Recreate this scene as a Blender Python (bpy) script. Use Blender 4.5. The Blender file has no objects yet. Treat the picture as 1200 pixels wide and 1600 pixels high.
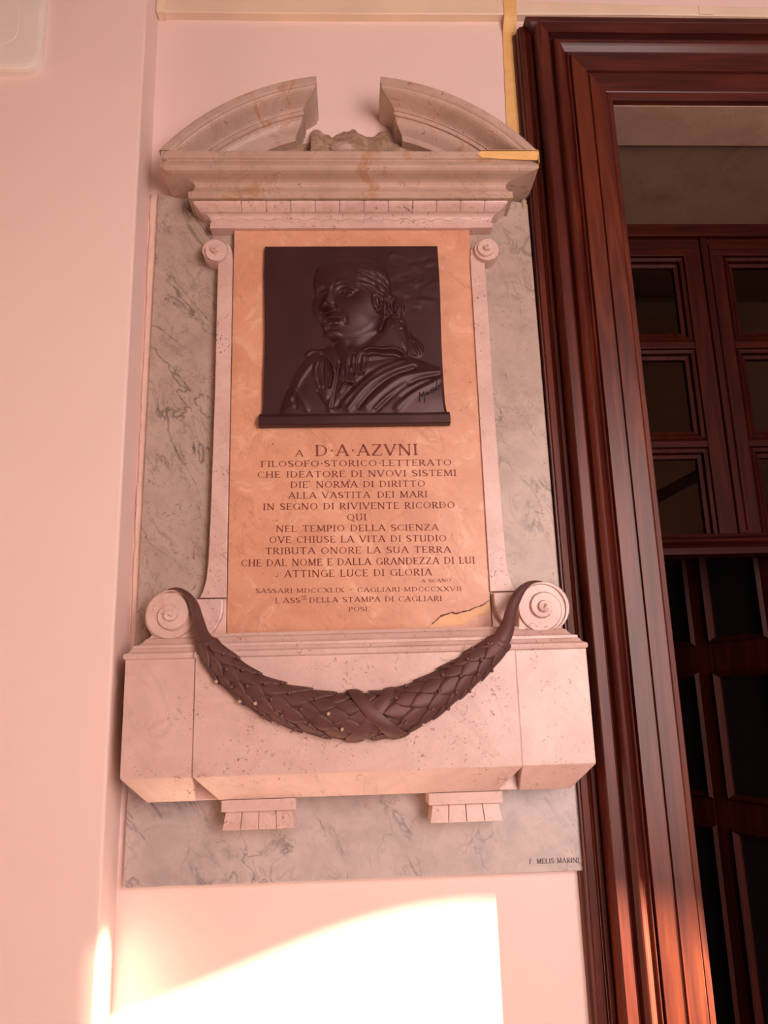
import bpy, bmesh, math, random
import numpy as np
from mathutils import Vector, Matrix

random.seed(7)
COL = bpy.context.scene.collection
SC = bpy.context.scene

# ------------------------------------------------------------------ camera
PITCH, YAW, ROLL = 0.235338, 0.0454746, -0.0285535
FPX = 1230.0
def add_camera():
    cy, sy, cp, sp = math.cos(YAW), math.sin(YAW), math.cos(PITCH), math.sin(PITCH)
    fwd = Vector((sy*cp, cy*cp, sp)); r0 = Vector((cy, -sy, 0)); u0 = r0.cross(fwd)
    r = r0*math.cos(ROLL) + u0*math.sin(ROLL); u = -r0*math.sin(ROLL) + u0*math.cos(ROLL)
    cam = bpy.data.cameras.new('camera'); o = bpy.data.objects.new('camera', cam); COL.objects.link(o)
    m = Matrix((( r.x, u.x, -fwd.x, 0.0), (r.y, u.y, -fwd.y, -1.9), (r.z, u.z, -fwd.z, 1.55), (0, 0, 0, 1)))
    o.matrix_world = m
    cam.sensor_fit = 'VERTICAL'; cam.sensor_height = 36.0; cam.lens = FPX/1600.0*36.0
    cam.clip_start = 0.05
    SC.camera = o
add_camera()

# ------------------------------------------------------------------ world, sun, lamps, exposure
SC.view_settings.view_transform = 'Standard'
SC.view_settings.look = 'None'
SC.view_settings.exposure = 0.0
SC.view_settings.gamma = 1.0
SC.view_settings.use_curve_mapping = False
W = bpy.data.worlds.new('World'); SC.world = W; W.use_nodes = True
W.node_tree.nodes['Background'].inputs[0].default_value = (0.75, 0.80, 1.0, 1)
W.node_tree.nodes['Background'].inputs[1].default_value = 1.5

AZT, ELK = 2.29, 0.5          # sun: sideways and upward run per metre away from the wall
def add_lamp(name, kind, energy, color, loc, target=None, direction=None, size=1, size_y=1, angle=None, spread=None):
    l = bpy.data.lights.new(name, kind); l.energy = energy; l.color = color
    o = bpy.data.objects.new(name, l); COL.objects.link(o); o.location = loc
    d = Vector(direction) if direction else (Vector(target)-Vector(loc))
    o.rotation_euler = d.to_track_quat('-Z', 'Y').to_euler()
    if kind == 'AREA':
        l.shape = 'RECTANGLE'; l.size = size; l.size_y = size_y
        if spread: l.spread = spread
    if angle is not None: l.angle = angle
    return o
add_lamp('sun', 'SUN', 56.0, (1.0, 0.83, 0.60), (8, -4, 3), direction=(-AZT, 1.0, -ELK), angle=math.radians(0.6))
# daylight of the arched windows in the wall behind the camera
add_lamp('window_daylight_near', 'AREA', 110.0, (1.0, 0.735, 0.655), (1.45, -3.12, 1.85), direction=(-0.35, 1, -0.40), size=1.3, size_y=2.3)
add_lamp('window_daylight_far', 'AREA', 16.0, (1.0, 0.76, 0.72), (6.9, -3.1, 1.5), direction=(-1.6, 1, -0.15), size=2.0, size_y=2.0)
# weak lamp added to brighten the room behind the doorway, no source seen
add_lamp('inner_room_fill', 'AREA', 3.2, (1.0, 0.66, 0.52), (4.0, 2.4, 4.2), direction=(-1.0, 0.3, -1.2), size=1.2, size_y=1.2)

# ------------------------------------------------------------------ material helpers
def new_mat(name):
    m = bpy.data.materials.new(name); m.use_nodes = True
    nt = m.node_tree; b = nt.nodes['Principled BSDF']
    return m, nt, b
def N(nt, t, **kw):
    n = nt.nodes.new(t)
    for k, v in kw.items():
        if k.startswith('i_'):
            key = k[2:]
            key = int(key) if key.isdigit() else key.replace('_', ' ')
            n.inputs[key].default_value = v
        else: setattr(n, k, v)
    return n
def L(nt, a, b): nt.links.new(a, b)
def coords(nt, scale=(1, 1, 1), rot=(0, 0, 0)):
    tc = N(nt, 'ShaderNodeTexCoord'); mp = N(nt, 'ShaderNodeMapping')
    mp.inputs['Scale'].default_value = scale; mp.inputs['Rotation'].default_value = rot
    L(nt, tc.outputs['Object'], mp.inputs['Vector']); return mp.outputs['Vector']
def noise(nt, vec, scale, detail=4, rough=0.55, dist=0.0):
    n = N(nt, 'ShaderNodeTexNoise'); n.inputs['Scale'].default_value = scale; n.inputs['Detail'].default_value = detail
    n.inputs['Roughness'].default_value = rough; n.inputs['Distortion'].default_value = dist
    L(nt, vec, n.inputs['Vector']); return n.outputs['Fac']
def ramp(nt, fac, stops):
    r = N(nt, 'ShaderNodeValToRGB'); e = r.color_ramp.elements
    while len(e) > 1: e.remove(e[-1])
    e[0].position = stops[0][0]; e[0].color = (*stops[0][1], 1) if len(stops[0][1]) == 3 else stops[0][1]
    for p, c in stops[1:]:
        q = e.new(p); q.color = (*c, 1)
    L(nt, fac, r.inputs['Fac']); return r.outputs['Color']
def mix(nt, fac, a, b, mode='MIX'):
    m = N(nt, 'ShaderNodeMix', data_type='RGBA', blend_type=mode)
    if isinstance(fac, float): m.inputs[0].default_value = fac
    else: L(nt, fac, m.inputs[0])
    for s, v in ((6, a), (7, b)):
        if isinstance(v, tuple): m.inputs[s].default_value = (*v, 1)
        else: L(nt, v, m.inputs[s])
    return m.outputs[2]
def bump(nt, b, h, strength, dist=0.002):
    n = N(nt, 'ShaderNodeBump'); n.inputs['Strength'].default_value = strength; n.inputs['Distance'].default_value = dist
    L(nt, h, n.inputs['Height']); L(nt, n.outputs['Normal'], b.inputs['Normal'])
G = lambda v: (v, v, v)

def mat_paint(name, col, col2, rough=0.6):
    m, nt, b = new_mat(name); v = coords(nt)
    c = ramp(nt, noise(nt, v, 1.7, 3), [(0.35, col), (0.65, col2)])
    L(nt, c, b.inputs['Base Color']); b.inputs['Roughness'].default_value = rough
    bump(nt, b, noise(nt, v, 60, 3), 0.08); return m
def mat_marble(name, base, alt, vein, vein_amt=0.7, scale=1.0, rough=0.35, speck=0.0, speck_col=(0.2, 0.08, 0.06), patch=None):
    m, nt, b = new_mat(name)
    v = coords(nt, (scale, scale, scale), (0, 0.5, 0))
    n1 = noise(nt, v, 9, 8, 0.68, 0.6)
    c = ramp(nt, n1, [(0.36, alt), (0.60, base)])
    if patch:
        c = mix(nt, ramp(nt, noise(nt, v, 9, 5, 0.7, 1.2), [(0.56, G(0)), (0.62, G(1))]), c, patch)
    def veins(sc, lo, dist, off):
        mp = N(nt, 'ShaderNodeMapping'); mp.inputs['Location'].default_value = off; L(nt, v, mp.inputs['Vector'])
        mp.inputs['Scale'].default_value = (1.6, 1, 0.75)
        n = noise(nt, mp.outputs['Vector'], sc, 5, 0.55, dist)
        s = N(nt, 'ShaderNodeMath', operation='SUBTRACT'); L(nt, n, s.inputs[0]); s.inputs[1].default_value = 0.5
        a = N(nt, 'ShaderNodeMath', operation='ABSOLUTE'); L(nt, s.outputs[0], a.inputs[0])
        return ramp(nt, a.outputs[0], [(0.0, G(1)), (lo, G(0))])
    vv = veins(4, 0.016, 1.2, (3, 1, 2)); v2 = veins(12, 0.022, 1.0, (7, 5, 1))
    broad = ramp(nt, noise(nt, v, 6, 3), [(0.42, G(0)), (0.58, G(1))])
    fac = mix(nt, 1.0, mix(nt, 0.5, vv, v2, 'ADD'), broad, 'MULTIPLY')
    sc_ = mix(nt, 1.0, fac, G(vein_amt), 'MULTIPLY')
    c = mix(nt, sc_, c, vein)
    if speck > 0:
        sp = ramp(nt, noise(nt, v, 70, 4, 0.7, 1.5), [(0.655-speck*0.035, G(0)), (0.68-speck*0.03, G(1))])
        reg = ramp(nt, noise(nt, v, 10, 4), [(0.43, G(0)), (0.58, G(0.9))])
        c = mix(nt, mix(nt, 1.0, sp, reg, 'MULTIPLY'), c, speck_col)
    L(nt, c, b.inputs['Base Color'])
    b.inputs['Roughness'].default_value = rough
    bump(nt, b, noise(nt, v, 90, 4), 0.12, 0.001); return m
def mat_wood(name, dark, mid, light, vertical=True, rough=0.40, coat=0.07, seed=0.0, spec=0.38):
    m, nt, b = new_mat(name)
    sc = (14, 14, 0.9) if vertical else (0.9, 14, 14)
    tc = N(nt, 'ShaderNodeTexCoord'); mp = N(nt, 'ShaderNodeMapping'); mp.inputs['Scale'].default_value = sc
    mp.inputs['Location'].default_value = (seed, seed*2, seed)
    L(nt, tc.outputs['Object'], mp.inputs['Vector']); v = mp.outputs['Vector']
    n1 = noise(nt, v, 1.0, 3, 0.5, 0.9)
    wv = N(nt, 'ShaderNodeMath', operation='MULTIPLY'); L(nt, n1, wv.inputs[0]); wv.inputs[1].default_value = 9.0
    fr = N(nt, 'ShaderNodeMath', operation='PINGPONG'); L(nt, wv.outputs[0], fr.inputs[0]); fr.inputs[1].default_value = 1.0
    fine = noise(nt, v, 7, 4, 0.7)
    c = ramp(nt, fr.outputs[0], [(0.0, dark), (0.55, mid), (1.0, light)])
    c2 = ramp(nt, fine, [(0.35, dark), (0.65, light)])
    c = mix(nt, 0.35, c, c2)
    L(nt, c, b.inputs['Base Color']); b.inputs['Roughness'].default_value = rough
    b.inputs['Coat Weight'].default_value = coat; b.inputs['Coat Roughness'].default_value = 0.18
    b.inputs['Specular IOR Level'].default_value = spec
    bump(nt, b, fine, 0.06, 0.001); return m
def mat_plain(name, col, rough=0.5, metal=0.0, nscale=0, col2=None, b_str=0.1):
    m, nt, b = new_mat(name)
    v = coords(nt)
    c = ramp(nt, noise(nt, v, nscale or 12, 4), [(0.35, col), (0.68, col2 or tuple(x*1.12 for x in col))])
    L(nt, c, b.inputs['Base Color']); b.inputs['Roughness'].default_value = rough; b.inputs['Metallic'].default_value = metal
    bump(nt, b, noise(nt, v, (nscale or 12)*8, 3), b_str, 0.001)
    return m

M_WALL = mat_paint('pink_wall_paint', (0.86, 0.66, 0.60), (0.88, 0.685, 0.62), 0.55)
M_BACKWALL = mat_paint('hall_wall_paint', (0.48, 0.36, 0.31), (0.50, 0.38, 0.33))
M_CEIL = mat_paint('ceiling_paint', (0.50, 0.42, 0.37), (0.52, 0.44, 0.39))
M_FLOOR = mat_marble('floor_marble', (0.26, 0.21, 0.19), (0.20, 0.16, 0.145), (0.1, 0.08, 0.07), 0.4)
M_GREY = mat_marble('grey_veined_marble', (0.50, 0.395, 0.325), (0.40, 0.305, 0.25), (0.15, 0.115, 0.10), 0.85, 1.0, 0.38, speck=1.5, speck_col=(0.20, 0.14, 0.11))
M_GREYLOW = mat_marble('pale_grey_marble', (0.56, 0.475, 0.44), (0.42, 0.36, 0.34), (0.19, 0.16, 0.165), 0.8, 1.2, 0.36)
M_PINK = mat_marble('pink_marble', (0.70, 0.50, 0.44), (0.60, 0.405, 0.35), (0.46, 0.28, 0.23), 0.35, 1.0, 0.33, speck=1.6, speck_col=(0.25, 0.13, 0.10))
M_CREAM = mat_marble('aged_pink_marble', (0.56, 0.405, 0.33), (0.47, 0.325, 0.255), (0.34, 0.21, 0.15), 0.45, 1.0, 0.42, speck=1.0, patch=(0.47, 0.28, 0.17))
M_ORANGE = mat_marble('orange_marble', (0.70, 0.37, 0.235), (0.62, 0.30, 0.185), (0.45, 0.19, 0.12), 0.35, 1.1, 0.35, speck=0.4, patch=(0.74, 0.43, 0.29))
M_CREAMTOP = M_CREAM
M_FILL = mat_plain('yellow_stone_filler', (0.74, 0.44, 0.24), 0.6, nscale=30)
M_LETTER = mat_plain('engraved_letter_paint', (0.20, 0.045, 0.03), 0.6, nscale=40)
M_LETTERG = mat_plain('engraved_grey_letter_paint', (0.13, 0.10, 0.085), 0.6, nscale=40)
M_CRACK = mat_plain('crack_dark', (0.14, 0.05, 0.035), 0.8)
M_BRONZE = mat_plain('dark_bronze', (0.036, 0.009, 0.009), 0.46, 0.25, 9, (0.055, 0.016, 0.017), 0.25)
M_BRONZE2 = mat_plain('garland_bronze', (0.098, 0.040, 0.036), 0.55, 0.15, 14, (0.135, 0.058, 0.052), 0.35)
M_BERRY = mat_plain('worn_berry_bronze', (0.14, 0.065, 0.055), 0.4, 0.2, 14)
M_BERRYW = mat_plain('polished_berry_bronze', (0.50, 0.32, 0.24), 0.35, 0.2, 14)
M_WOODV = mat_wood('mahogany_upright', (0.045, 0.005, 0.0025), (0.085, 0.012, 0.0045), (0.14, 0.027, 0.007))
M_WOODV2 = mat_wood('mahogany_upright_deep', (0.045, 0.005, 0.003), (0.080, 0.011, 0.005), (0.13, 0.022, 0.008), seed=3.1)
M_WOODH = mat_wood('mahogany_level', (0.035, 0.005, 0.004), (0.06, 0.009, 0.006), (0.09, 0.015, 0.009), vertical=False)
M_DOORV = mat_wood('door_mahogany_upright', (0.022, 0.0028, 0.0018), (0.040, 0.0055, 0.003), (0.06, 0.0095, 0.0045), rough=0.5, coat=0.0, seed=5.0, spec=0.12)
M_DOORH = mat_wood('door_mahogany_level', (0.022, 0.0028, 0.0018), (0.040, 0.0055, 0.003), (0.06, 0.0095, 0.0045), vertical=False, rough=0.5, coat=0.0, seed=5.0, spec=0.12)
M_REVEALF = mat_marble('lit_beige_plaster', (0.42, 0.28, 0.20), (0.35, 0.22, 0.16), (0.46, 0.33, 0.23), 0.5, 0.6, 0.7)  # same soffit plaster, colour lightened to stand for light at the front
M_REVEAL = mat_marble('shaded_mottled_plaster', (0.25, 0.155, 0.105), (0.19, 0.115, 0.08), (0.30, 0.20, 0.14), 0.5, 0.6, 0.7)  # colour darkened to stand for the shade deeper in the doorway
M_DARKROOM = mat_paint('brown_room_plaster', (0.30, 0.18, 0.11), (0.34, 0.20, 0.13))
M_WHITE = mat_plain('white_plastic', (0.78, 0.70, 0.64), 0.35, 0, 5, b_str=0.02)
M_TRUNK = mat_plain('cream_plastic', (0.78, 0.62, 0.46), 0.45, 0, 5, b_str=0.02)
M_TAPE = mat_plain('yellow_masking_tape', (0.80, 0.47, 0.16), 0.6, 0, 30, (0.86, 0.55, 0.22), b_str=0.2)
M_MORTAR = mat_plain('rough_mortar', (0.34, 0.22, 0.14), 0.9, 0, 40, (0.55, 0.40, 0.28), b_str=1.0)
M_PLASTER = mat_plain('rough_edge_plaster', (0.74, 0.55, 0.46), 0.75, 0, 25, b_str=0.6)
def mat_glass():
    m, nt, b = new_mat('door_glass')
    v = coords(nt)
    b.inputs['Base Color'].default_value = (0.9, 0.8, 0.72, 1); b.inputs['Roughness'].default_value = 0.03
    b.inputs['Transmission Weight'].default_value = 1.0; b.inputs['IOR'].default_value = 1.2
    bump(nt, b, noise(nt, v, 3, 2), 0.02, 0.001)
    return m
M_GLASS = mat_glass()
M_DARKGLASS = mat_plain('dark_back_painted_glass', (0.012, 0.008, 0.010), 0.12, 0, 4, b_str=0.02)

# ------------------------------------------------------------------ object helpers
def link(name, me, mat, parent=None, smooth=False):
    o = bpy.data.objects.new(name, me); COL.objects.link(o)
    if mat and not me.materials: me.materials.append(mat)
    if parent: o.parent = parent
    if smooth:
        for p in me.polygons: p.use_smooth = True
    return o
def from_bm(name, bm, mat, parent=None, smooth=False):
    bmesh.ops.recalc_face_normals(bm, faces=bm.faces)
    me = bpy.data.meshes.new(name); bm.to_mesh(me); bm.free()
    return link(name, me, mat, parent, smooth)
def from_py(name, vs, fs, mat, parent=None, smooth=False):
    me = bpy.data.meshes.new(name); me.from_pydata([tuple(v) for v in vs], [], fs); me.validate(); me.update()
    bm = bmesh.new(); bm.from_mesh(me); bmesh.ops.recalc_face_normals(bm, faces=bm.faces); bm.to_mesh(me); bm.free()
    return link(name, me, mat, parent, smooth)
def bevel(o, w, seg=2):
    m = o.modifiers.new('bevel', 'BEVEL'); m.width = w; m.segments = seg; m.limit_method = 'ANGLE'; m.angle_limit = math.radians(40); return o
def bx(bm, x0, x1, y0, y1, z0, z1):
    v = [bm.verts.new(p) for p in ((x0,y0,z0),(x1,y0,z0),(x1,y1,z0),(x0,y1,z0),(x0,y0,z1),(x1,y0,z1),(x1,y1,z1),(x0,y1,z1))]
    for f in ((0,3,2,1),(4,5,6,7),(0,1,5,4),(1,2,6,5),(2,3,7,6),(3,0,4,7)): bm.faces.new([v[i] for i in f])
def box(name, b, mat, parent=None, bev=0.0):
    bm = bmesh.new(); bx(bm, *b); o = from_bm(name, bm, mat, parent)
    if bev: bevel(o, bev)
    return o
def prism(bm, poly, y0, y1):
    """poly: (x,z) outline, extruded in y"""
    a = [bm.verts.new((p[0], y0, p[1])) for p in poly]; b = [bm.verts.new((p[0], y1, p[1])) for p in poly]
    bm.faces.new(a); bm.faces.new(b[::-1]); n = len(poly)
    for i in range(n): bm.faces.new((a[i], b[i], b[(i+1) % n], a[(i+1) % n]))
def empty(name, loc, label=None, cat=None, group=None, kind=None):
    o = bpy.data.objects.new(name, None); COL.objects.link(o); o.location = loc; tag(o, label, cat, group, kind); return o
def tag(o, label=None, cat=None, group=None, kind=None):
    for k, v in (('label', label), ('category', cat), ('group', group), ('kind', kind)):
        if v: o[k] = v
    return o
def struct(o, label=None, cat=None):
    return tag(o, label, cat, kind='structure')
def rings(rs, close_profile=False, caps=False):
    """rs: list of equally long rings -> verts, faces"""
    vs = [p for r in rs for p in r]; n = len(rs[0]); fs = []
    for i in range(len(rs)-1):
        for j in range(n if close_profile else n-1):
            k = (j+1) % n
            fs.append((i*n+j, i*n+k, (i+1)*n+k, (i+1)*n+j))
    if caps: fs.append(tuple(range(n))[::-1]); fs.append(tuple(range((len(rs)-1)*n, len(rs)*n)))
    return vs, fs
def rr(x0, x1, z0, z1, r, n=8):
    out = []
    for cx, cz, a0 in ((x1-r, z1-r, 0), (x0+r, z1-r, 90), (x0+r, z0+r, 180), (x1-r, z0+r, 270)):
        for i in range(n+1):
            a = math.radians(a0+90*i/n); out.append((cx+r*math.cos(a), cz+r*math.sin(a)))
    return out

# ================================================================== SETTING
H_ROOM = 4.6
DX0, DX1, DZ = 0.742, 2.06, 3.13        # doorway clear opening
bm = bmesh.new()
bx(bm, -0.70, DX0, 0.0, 0.50, 0, H_ROOM); bx(bm, DX0, DX1, 0.0, 0.50, DZ+0.001, H_ROOM); bx(bm, DX1, 9.2, 0.0, 0.50, 0, H_ROOM)
struct(from_bm('wall_front', bm, M_WALL), 'pink painted wall carrying the marble monument', 'wall')
bm = bmesh.new(); bx(bm, -3.2, -0.525, -0.12, 0.5, 0, H_ROOM)
o = from_bm('wall_left', bm, M_WALL); bevel(o, 0.006, 3); struct(o, 'projecting pink wall pier left of the monument', 'wall')
struct(box('floor', (-3.2, 9.2, -3.6, 3.6, -0.1, 0), M_FLOOR), 'polished stone floor below the picture', 'floor')
struct(box('ceiling', (-3.2, 9.2, -3.6, 0.0, H_ROOM, H_ROOM+0.1), M_CEIL), 'ceiling above the picture', 'ceiling')
struct(box('wall_right', (9.2, 9.4, -3.6, 0.5, 0, H_ROOM), M_BACKWALL), 'far right wall of the hall', 'wall')
struct(box('wall_far_left', (-3.4, -3.2, -3.6, 0.5, 0, H_ROOM), M_BACKWALL), 'left end wall of the hall', 'wall')
# rear wall with arched window openings and one added slot through which the sun falls
YB = -3.2
def wl(p): return (p[0]+(-YB)*AZT, p[1]+(-YB)*ELK)
hole_main = [wl(p) for p in [(-1.05, 0.30), (-1.05, 0.62), (-0.80, 0.765), (-0.62, 0.843), (-0.489, 0.898), (-0.355, 0.941), (-0.164, 1.008), (-0.04, 1.045), (0.089, 1.075), (0.20, 1.090), (0.29, 1.092), (0.36, 1.076), (0.43, 1.048), (0.50, 1.012), (0.60, 0.94), (0.70, 0.83), (0.76, 0.70), (0.76, 0.30)]]
def arch_hole(cx, w, z0, z1):
    r = w/2; pts = [(cx-r, z0)]
    for i in range(17):
        a = math.pi-math.pi*i/16; pts.append((cx+r*math.cos(a), z1-r+r*math.sin(a)))
    return pts+[(cx+r, z0)]
hole_slot = [wl(p) for p in [(-1.04, 0.0), (-1.04, 0.0)]]
def rear_wall():
    cu = bpy.data.curves.new('wall_back', 'CURVE'); cu.dimensions = '2D'; cu.fill_mode = 'BOTH'; cu.extrude = 0.015
    slot = [wl((-0.772, 0.80)), wl((-0.772, 1.02)), wl((-0.70, 1.06)), wl((-0.62, 1.02)), wl((-0.62, 0.87))]  # added opening, shaped so a narrow sun beam lights the pier's side face
    loops = [[(-3.2, 0), (9.2, 0), (9.2, H_ROOM), (-3.2, H_ROOM)], hole_main[::-1], slot[::-1],
             arch_hole(1.45, 1.3, 0.5, 3.4)[::-1]]
    for lp in loops:
        s = cu.splines.new('POLY'); s.points.add(len(lp)-1); s.use_cyclic_u = True
        for i, p in enumerate(lp): s.points[i].co = (p[0], p[1], 0, 1)
    o = bpy.data.objects.new('tmp', cu); COL.objects.link(o)
    bpy.context.view_layer.update()
    me = bpy.data.meshes.new_from_object(o.evaluated_get(bpy.context.evaluated_depsgraph_get()))
    bpy.data.objects.remove(o)
    me.materials.clear()
    w = link('wall_back', me, M_BACKWALL); w.rotation_euler = (math.radians(90), 0, 0); w.location = (0, YB, 0)
    struct(w, 'wall with arched window openings and an added light slot facing the monument', 'wall')
rear_wall()
# inner room behind the doorway
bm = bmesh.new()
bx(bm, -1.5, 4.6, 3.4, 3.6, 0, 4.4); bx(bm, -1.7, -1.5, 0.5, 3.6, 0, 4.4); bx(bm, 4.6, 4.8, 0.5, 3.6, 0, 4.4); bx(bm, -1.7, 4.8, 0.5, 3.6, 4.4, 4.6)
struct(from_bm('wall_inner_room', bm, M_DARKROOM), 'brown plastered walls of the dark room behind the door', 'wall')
# plaster soffit of the doorway: front band, then the deeper field a little higher; light fall-off painted into both colours
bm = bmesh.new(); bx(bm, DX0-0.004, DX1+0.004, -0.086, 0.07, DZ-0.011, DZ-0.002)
struct(from_bm('trim_1', bm, M_REVEALF), 'front plaster band at the head of the doorway, coloured lighter as lit', 'soffit')
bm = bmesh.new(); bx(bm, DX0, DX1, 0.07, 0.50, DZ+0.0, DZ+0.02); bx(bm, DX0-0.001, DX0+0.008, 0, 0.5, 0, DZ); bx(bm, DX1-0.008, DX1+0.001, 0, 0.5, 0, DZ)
struct(from_bm('trim_2', bm, M_REVEAL), 'mottled beige plaster lining of the doorway, coloured darker as shaded', 'soffit')
# rough plaster fillet between the pier and the marble slab
rs = []
for i in range(61):
    z = 2.90-(2.90-1.655)*i/60
    xl = -0.524 if z > 1.9 else -0.5235
    xr = -0.497-0.009*(2.9-z)/1.72+random.uniform(-0.0012, 0.0012)
    yy = -0.012+random.uniform(-0.0025, 0.0025)
    rs.append([(xl, 0, z), (xl+0.004+random.uniform(0, .003), yy+0.004, z), (xr, yy, z), (xr, 0, z)])
v, f = rings(rs, caps=True); struct(from_py('trim_3', v, f, M_PLASTER, smooth=False), 'rough plaster strip beside the left edge of the slab', 'trim')

# ------------------------------------------------------------------ door casing (structure)
casing = empty('door_1', (1.40, 0, 0)); struct(casing, 'dark red mahogany door casing with deep mouldings right of the monument', 'door casing')
def child(o):
    o.parent = casing; o.location = (o.location.x-1.40, o.location.y, o.location.z); return o
INX = 0.737; IZ = 3.122; HK = 1.39
def arcpts(p, q, bulge, n=6):
    out = []
    for i in range(1, n):
        t = i/n; x = p[0]+(q[0]-p[0])*t; y = p[1]+(q[1]-p[1])*t
        nx, ny = -(q[1]-p[1]), (q[0]-p[0]); k = bulge*math.sin(math.pi*t); out.append((x+nx*k, y+ny*k))
    return out
# (s outward from the clear edge, depth)
fascia = [(0.0, 0.0), (0.0, 0.104), (0.003, 0.109), (0.014, 0.110), (0.016, 0.1085), (0.018, 0.110), (0.058, 0.110), (0.060, 0.103), (0.064, 0.103), (0.066, 0.110), (0.104, 0.108), (0.106, 0.100), (0.106, 0.0)]
mould = [(0.106, 0.0), (0.106, 0.098)]+arcpts((0.108, 0.103), (0.115, 0.103), 0.35, 4)+[(0.117, 0.098)]+arcpts((0.119, 0.098), (0.150, 0.096), 0.42, 8)+[(0.152, 0.088), (0.160, 0.084), (0.161, 0.104), (0.184, 0.106), (0.187, 0.104), (0.188, 0.0)]
band = [(0.188, 0.0), (0.188, 0.044), (0.192, 0.048), (0.200, 0.048), (0.203, 0.042), (0.206, 0.046), (0.210, 0.040), (0.210, 0.045), (0.224, 0.043), (0.2255, 0.036), (0.229, 0.036), (0.2292, 0.018), (0.235, 0.014), (0.237, 0.0)]
headtop = [(0.188, 0.0), (0.188, 0.080), (0.196, 0.074), (0.202, 0.082), (0.214, 0.082), (0.216, 0.0)]
headmould = [(0.106, 0.0), (0.106, 0.098), (0.110, 0.102), (0.116, 0.100), (0.120, 0.090), (0.128, 0.086), (0.130, 0.104)]+arcpts((0.132, 0.108), (0.166, 0.098), 0.30, 8)+[(0.168, 0.098), (0.170, 0.086), (0.186, 0.080), (0.188, 0.0)]
def jamb(name, prof, side, mat, top_mitre=True, zt=None):
    """side -1: left jamb, +1: right jamb"""
    rs = []
    for k in (0, 1):
        r = []
        for s, d in prof:
            x = INX-s if side < 0 else (DX1+0.005)+s
            z = 0.0 if k == 0 else ((IZ+HK*s) if top_mitre else zt)
            r.append((x, -d, z))
        rs.append(r)
    v, f = rings(rs, close_profile=True, caps=True)
    return child(from_py(name, v, f, mat))
def head(name, prof, mat):
    rs = []
    for k in (0, 1):
        rs.append([((INX-s) if k == 0 else (DX1+0.005+s), -d, IZ+HK*s) for s, d in prof])
    v, f = rings(rs, close_profile=True, caps=True)
    return child(from_py(name, v, f, mat))
for side in (-1, 1):
    jamb('fascia_board', fascia, side, M_WOODV)
    jamb('ogee_moulding', mould, side, M_WOODV2)
    jamb('back_band', band, side, M_WOODV2, False, IZ+0.300)
head('head_fascia', fascia, M_WOODH); head('head_moulding', mould, M_WOODH); head('head_cornice', headtop, M_WOODH)

# ------------------------------------------------------------------ inner glazed door frame at y = 0.5
YI = 0.50
ifr = empty('door_2', (1.40, YI, 0)); struct(ifr, 'dark mahogany glazed overlight and frame deep in the doorway', 'inner door')
def ic(o, loc=(1.40, YI, 0)):
    o.parent = ifr; o.location = (o.location.x-loc[0], o.location.y-loc[1], o.location.z); return o
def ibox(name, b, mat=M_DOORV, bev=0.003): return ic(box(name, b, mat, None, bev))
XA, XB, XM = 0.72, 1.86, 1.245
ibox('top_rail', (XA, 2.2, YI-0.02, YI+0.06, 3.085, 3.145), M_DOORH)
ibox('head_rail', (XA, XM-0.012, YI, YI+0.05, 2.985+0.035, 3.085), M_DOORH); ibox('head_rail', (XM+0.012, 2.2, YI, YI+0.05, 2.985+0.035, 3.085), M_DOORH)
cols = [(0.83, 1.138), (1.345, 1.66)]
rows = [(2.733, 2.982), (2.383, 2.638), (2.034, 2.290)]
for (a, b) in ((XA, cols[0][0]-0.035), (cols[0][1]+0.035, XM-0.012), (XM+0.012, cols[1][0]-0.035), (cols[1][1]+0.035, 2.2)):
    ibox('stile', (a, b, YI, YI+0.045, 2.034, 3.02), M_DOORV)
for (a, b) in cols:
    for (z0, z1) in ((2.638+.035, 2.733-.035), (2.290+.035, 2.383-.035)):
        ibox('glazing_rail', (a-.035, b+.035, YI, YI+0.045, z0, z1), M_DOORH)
    for (z0, z1) in rows:
        # two-step moulding round each pane
        fr = None
        for k, (o0, o1, yy) in enumerate(((0.035, 0.018, 0.004), (0.018, 0.0, 0.016))):
            bm = bmesh.new()
            A0, A1, Z0, Z1 = a-o0, b+o0, z0-o0, z1+o0; B0, B1, Y0, Y1 = a-o1, b+o1, z0-o1, z1+o1
            q = [(A0, Z0), (A1, Z0), (A1, Z1), (A0, Z1)]; p = [(B0, Y0), (B1, Y0), (B1, Y1), (B0, Y1)]
            va = [bm.verts.new((x, YI+yy+0.006, z)) for x, z in q]; vm = [bm.verts.new(((q[i][0]*.6+p[i][0]*.4), YI+yy-0.004, (q[i][1]*.6+p[i][1]*.4))) for i in range(4)]
            vb = [bm.verts.new((x, YI+yy, z)) for x, z in p]; vc = [bm.verts.new((x, YI+yy+0.02, z)) for x, z in p]; vd = [bm.verts.new((x, YI+yy+0.02, z)) for x, z in q]
            for s1, s2 in ((va, vm), (vm, vb), (vb, vc), (vc, vd), (vd, va)):
                for i in range(4): bm.faces.new((s1[i], s1[(i+1) % 4], s2[(i+1) % 4], s2[i]))
            fr = ic(from_bm('pane_moulding', bm, M_DOORV))
        ic(box('glass_pane', (a, b, YI+0.022, YI+0.026, z0, z1), M_GLASS))
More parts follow.
